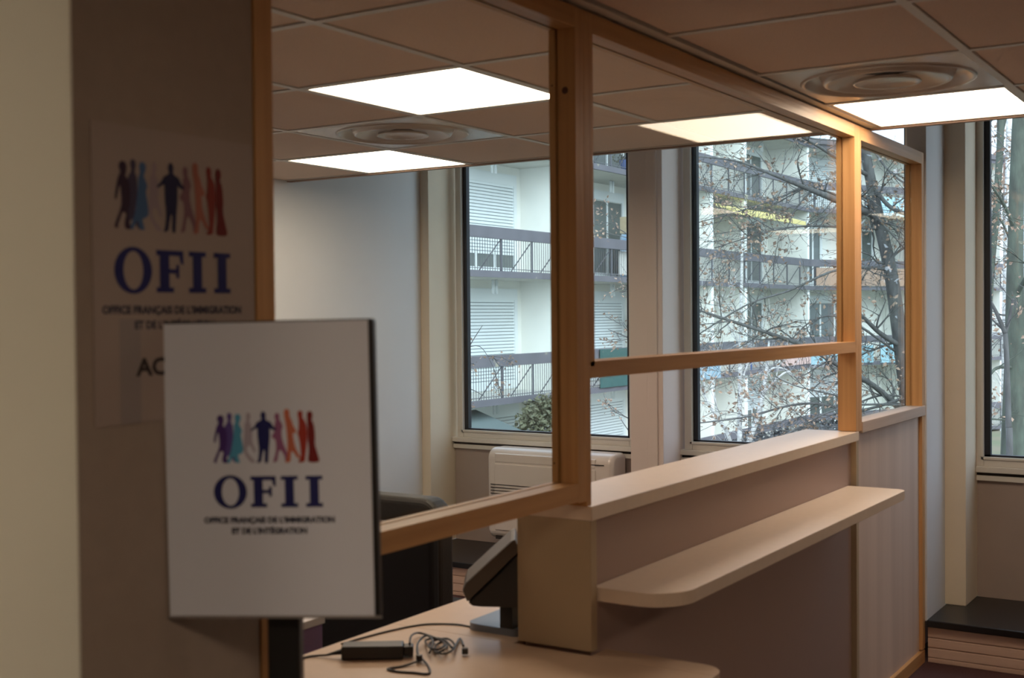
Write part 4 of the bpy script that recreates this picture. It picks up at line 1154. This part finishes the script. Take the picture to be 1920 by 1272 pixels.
house(-12.5, 3.0, 96, 108, 7.0, 3.2, M['far_white'], 'pale house far off between the tree trunks in the right window', [(-11 + 2.4 * k, z, 1.1, 1.5) for k in range(6) for z in (5.0, 2.0, -1)])

# dark evergreens added out of view so the partition panes mirror less sky
for k, (x, y, h, w) in enumerate(((4.6, 21, 19, 4.6), (9.5, 31, 18, 4.2), (1.8, 31.5, 16, 3.0))):
    T = thing('added_evergreen', (x, y, -3.2), 'dark evergreen added out of view to darken the pane reflections', 'tree', 'evergreens added to darken the pane reflections')
    rnd = random.Random(70 + k)
    bm = nb(); tube(bm, [(x, y, -3.2), (x, y, -3.2 + h)], [.18, .02], seg=10); obj('trunk', bm, M['bark'], T)
    bm = nb(); ps = []
    for _ in range(11000):
        q = rnd.random() ** .6; z = -3.0 + (h + .2) * (1 - q) ; r = w * q * rnd.uniform(.25, 1) * (.82 + .18 * math.sin(z * 5)); a = rnd.uniform(0, 6.283)
        ps.append((x + r * math.cos(a), y + r * math.sin(a), z))
    leafcloud(bm, ps, .42, rnd, .05); obj('foliage', bm, bpy.data.materials.get('dark_needles') or mat('dark_needles', (0.035, 0.05, 0.035), rough=.9, col2=(0.06, 0.07, 0.05), vscale=3), T)

for k, (x0, d, lab) in enumerate(((2010, 11, 'bare tree outside, just past the right edge of the photo'), (2130, 13, 'second bare tree outside, past the right edge of the photo'))):
    tree('oak_tree', lab, M['bark'], [(x0 - 20, 40, d, .03), (x0 - 10, 250, d, .045), (x0, 500, d, .06), (x0, 860, d, .08)],
         [[(x0, 430, d, .02), (x0 - 60, 340, d, .014), (x0 - 110, 300, d, .008)], [(x0, 560, d, .02), (x0 + 60, 480, d, .014), (x0 + 120, 440, d, .008)],
          [(x0, 640, d, .016), (x0 - 70, 600, d, .010), (x0 - 140, 590, d, .006)], [(x0, 330, d, .016), (x0 + 50, 230, d, .010), (x0 + 80, 150, d, .006)]], 90 + k, .3, 7.0, leaf=.05, tw_len=.7)
tree('birch_tree', 'pale birch stem between the two mossy trunks in the right window', M['birch'],
     [(1893, 120, 20, .02), (1891, 300, 20, .05), (1889, 500, 20, .07), (1888, 700, 20, .085), (1888, 900, 20, .10)],
     [[(1891, 300, 20, .012), (1870, 250, 20, .009), (1852, 230, 20, .005)], [(1890, 420, 20, .014), (1866, 400, 20, .010), (1850, 380, 20, .006)],
      [(1889, 520, 20, .014), (1912, 470, 20, .010), (1935, 440, 20, .006)], [(1889, 640, 20, .014), (1868, 600, 20, .010), (1850, 590, 20, .006)], [(1888, 740, 20, .014), (1870, 700, 20, .010), (1852, 690, 20, .006)]],
     95, .5, 7.0, leaf=.09, tw_len=1.2)
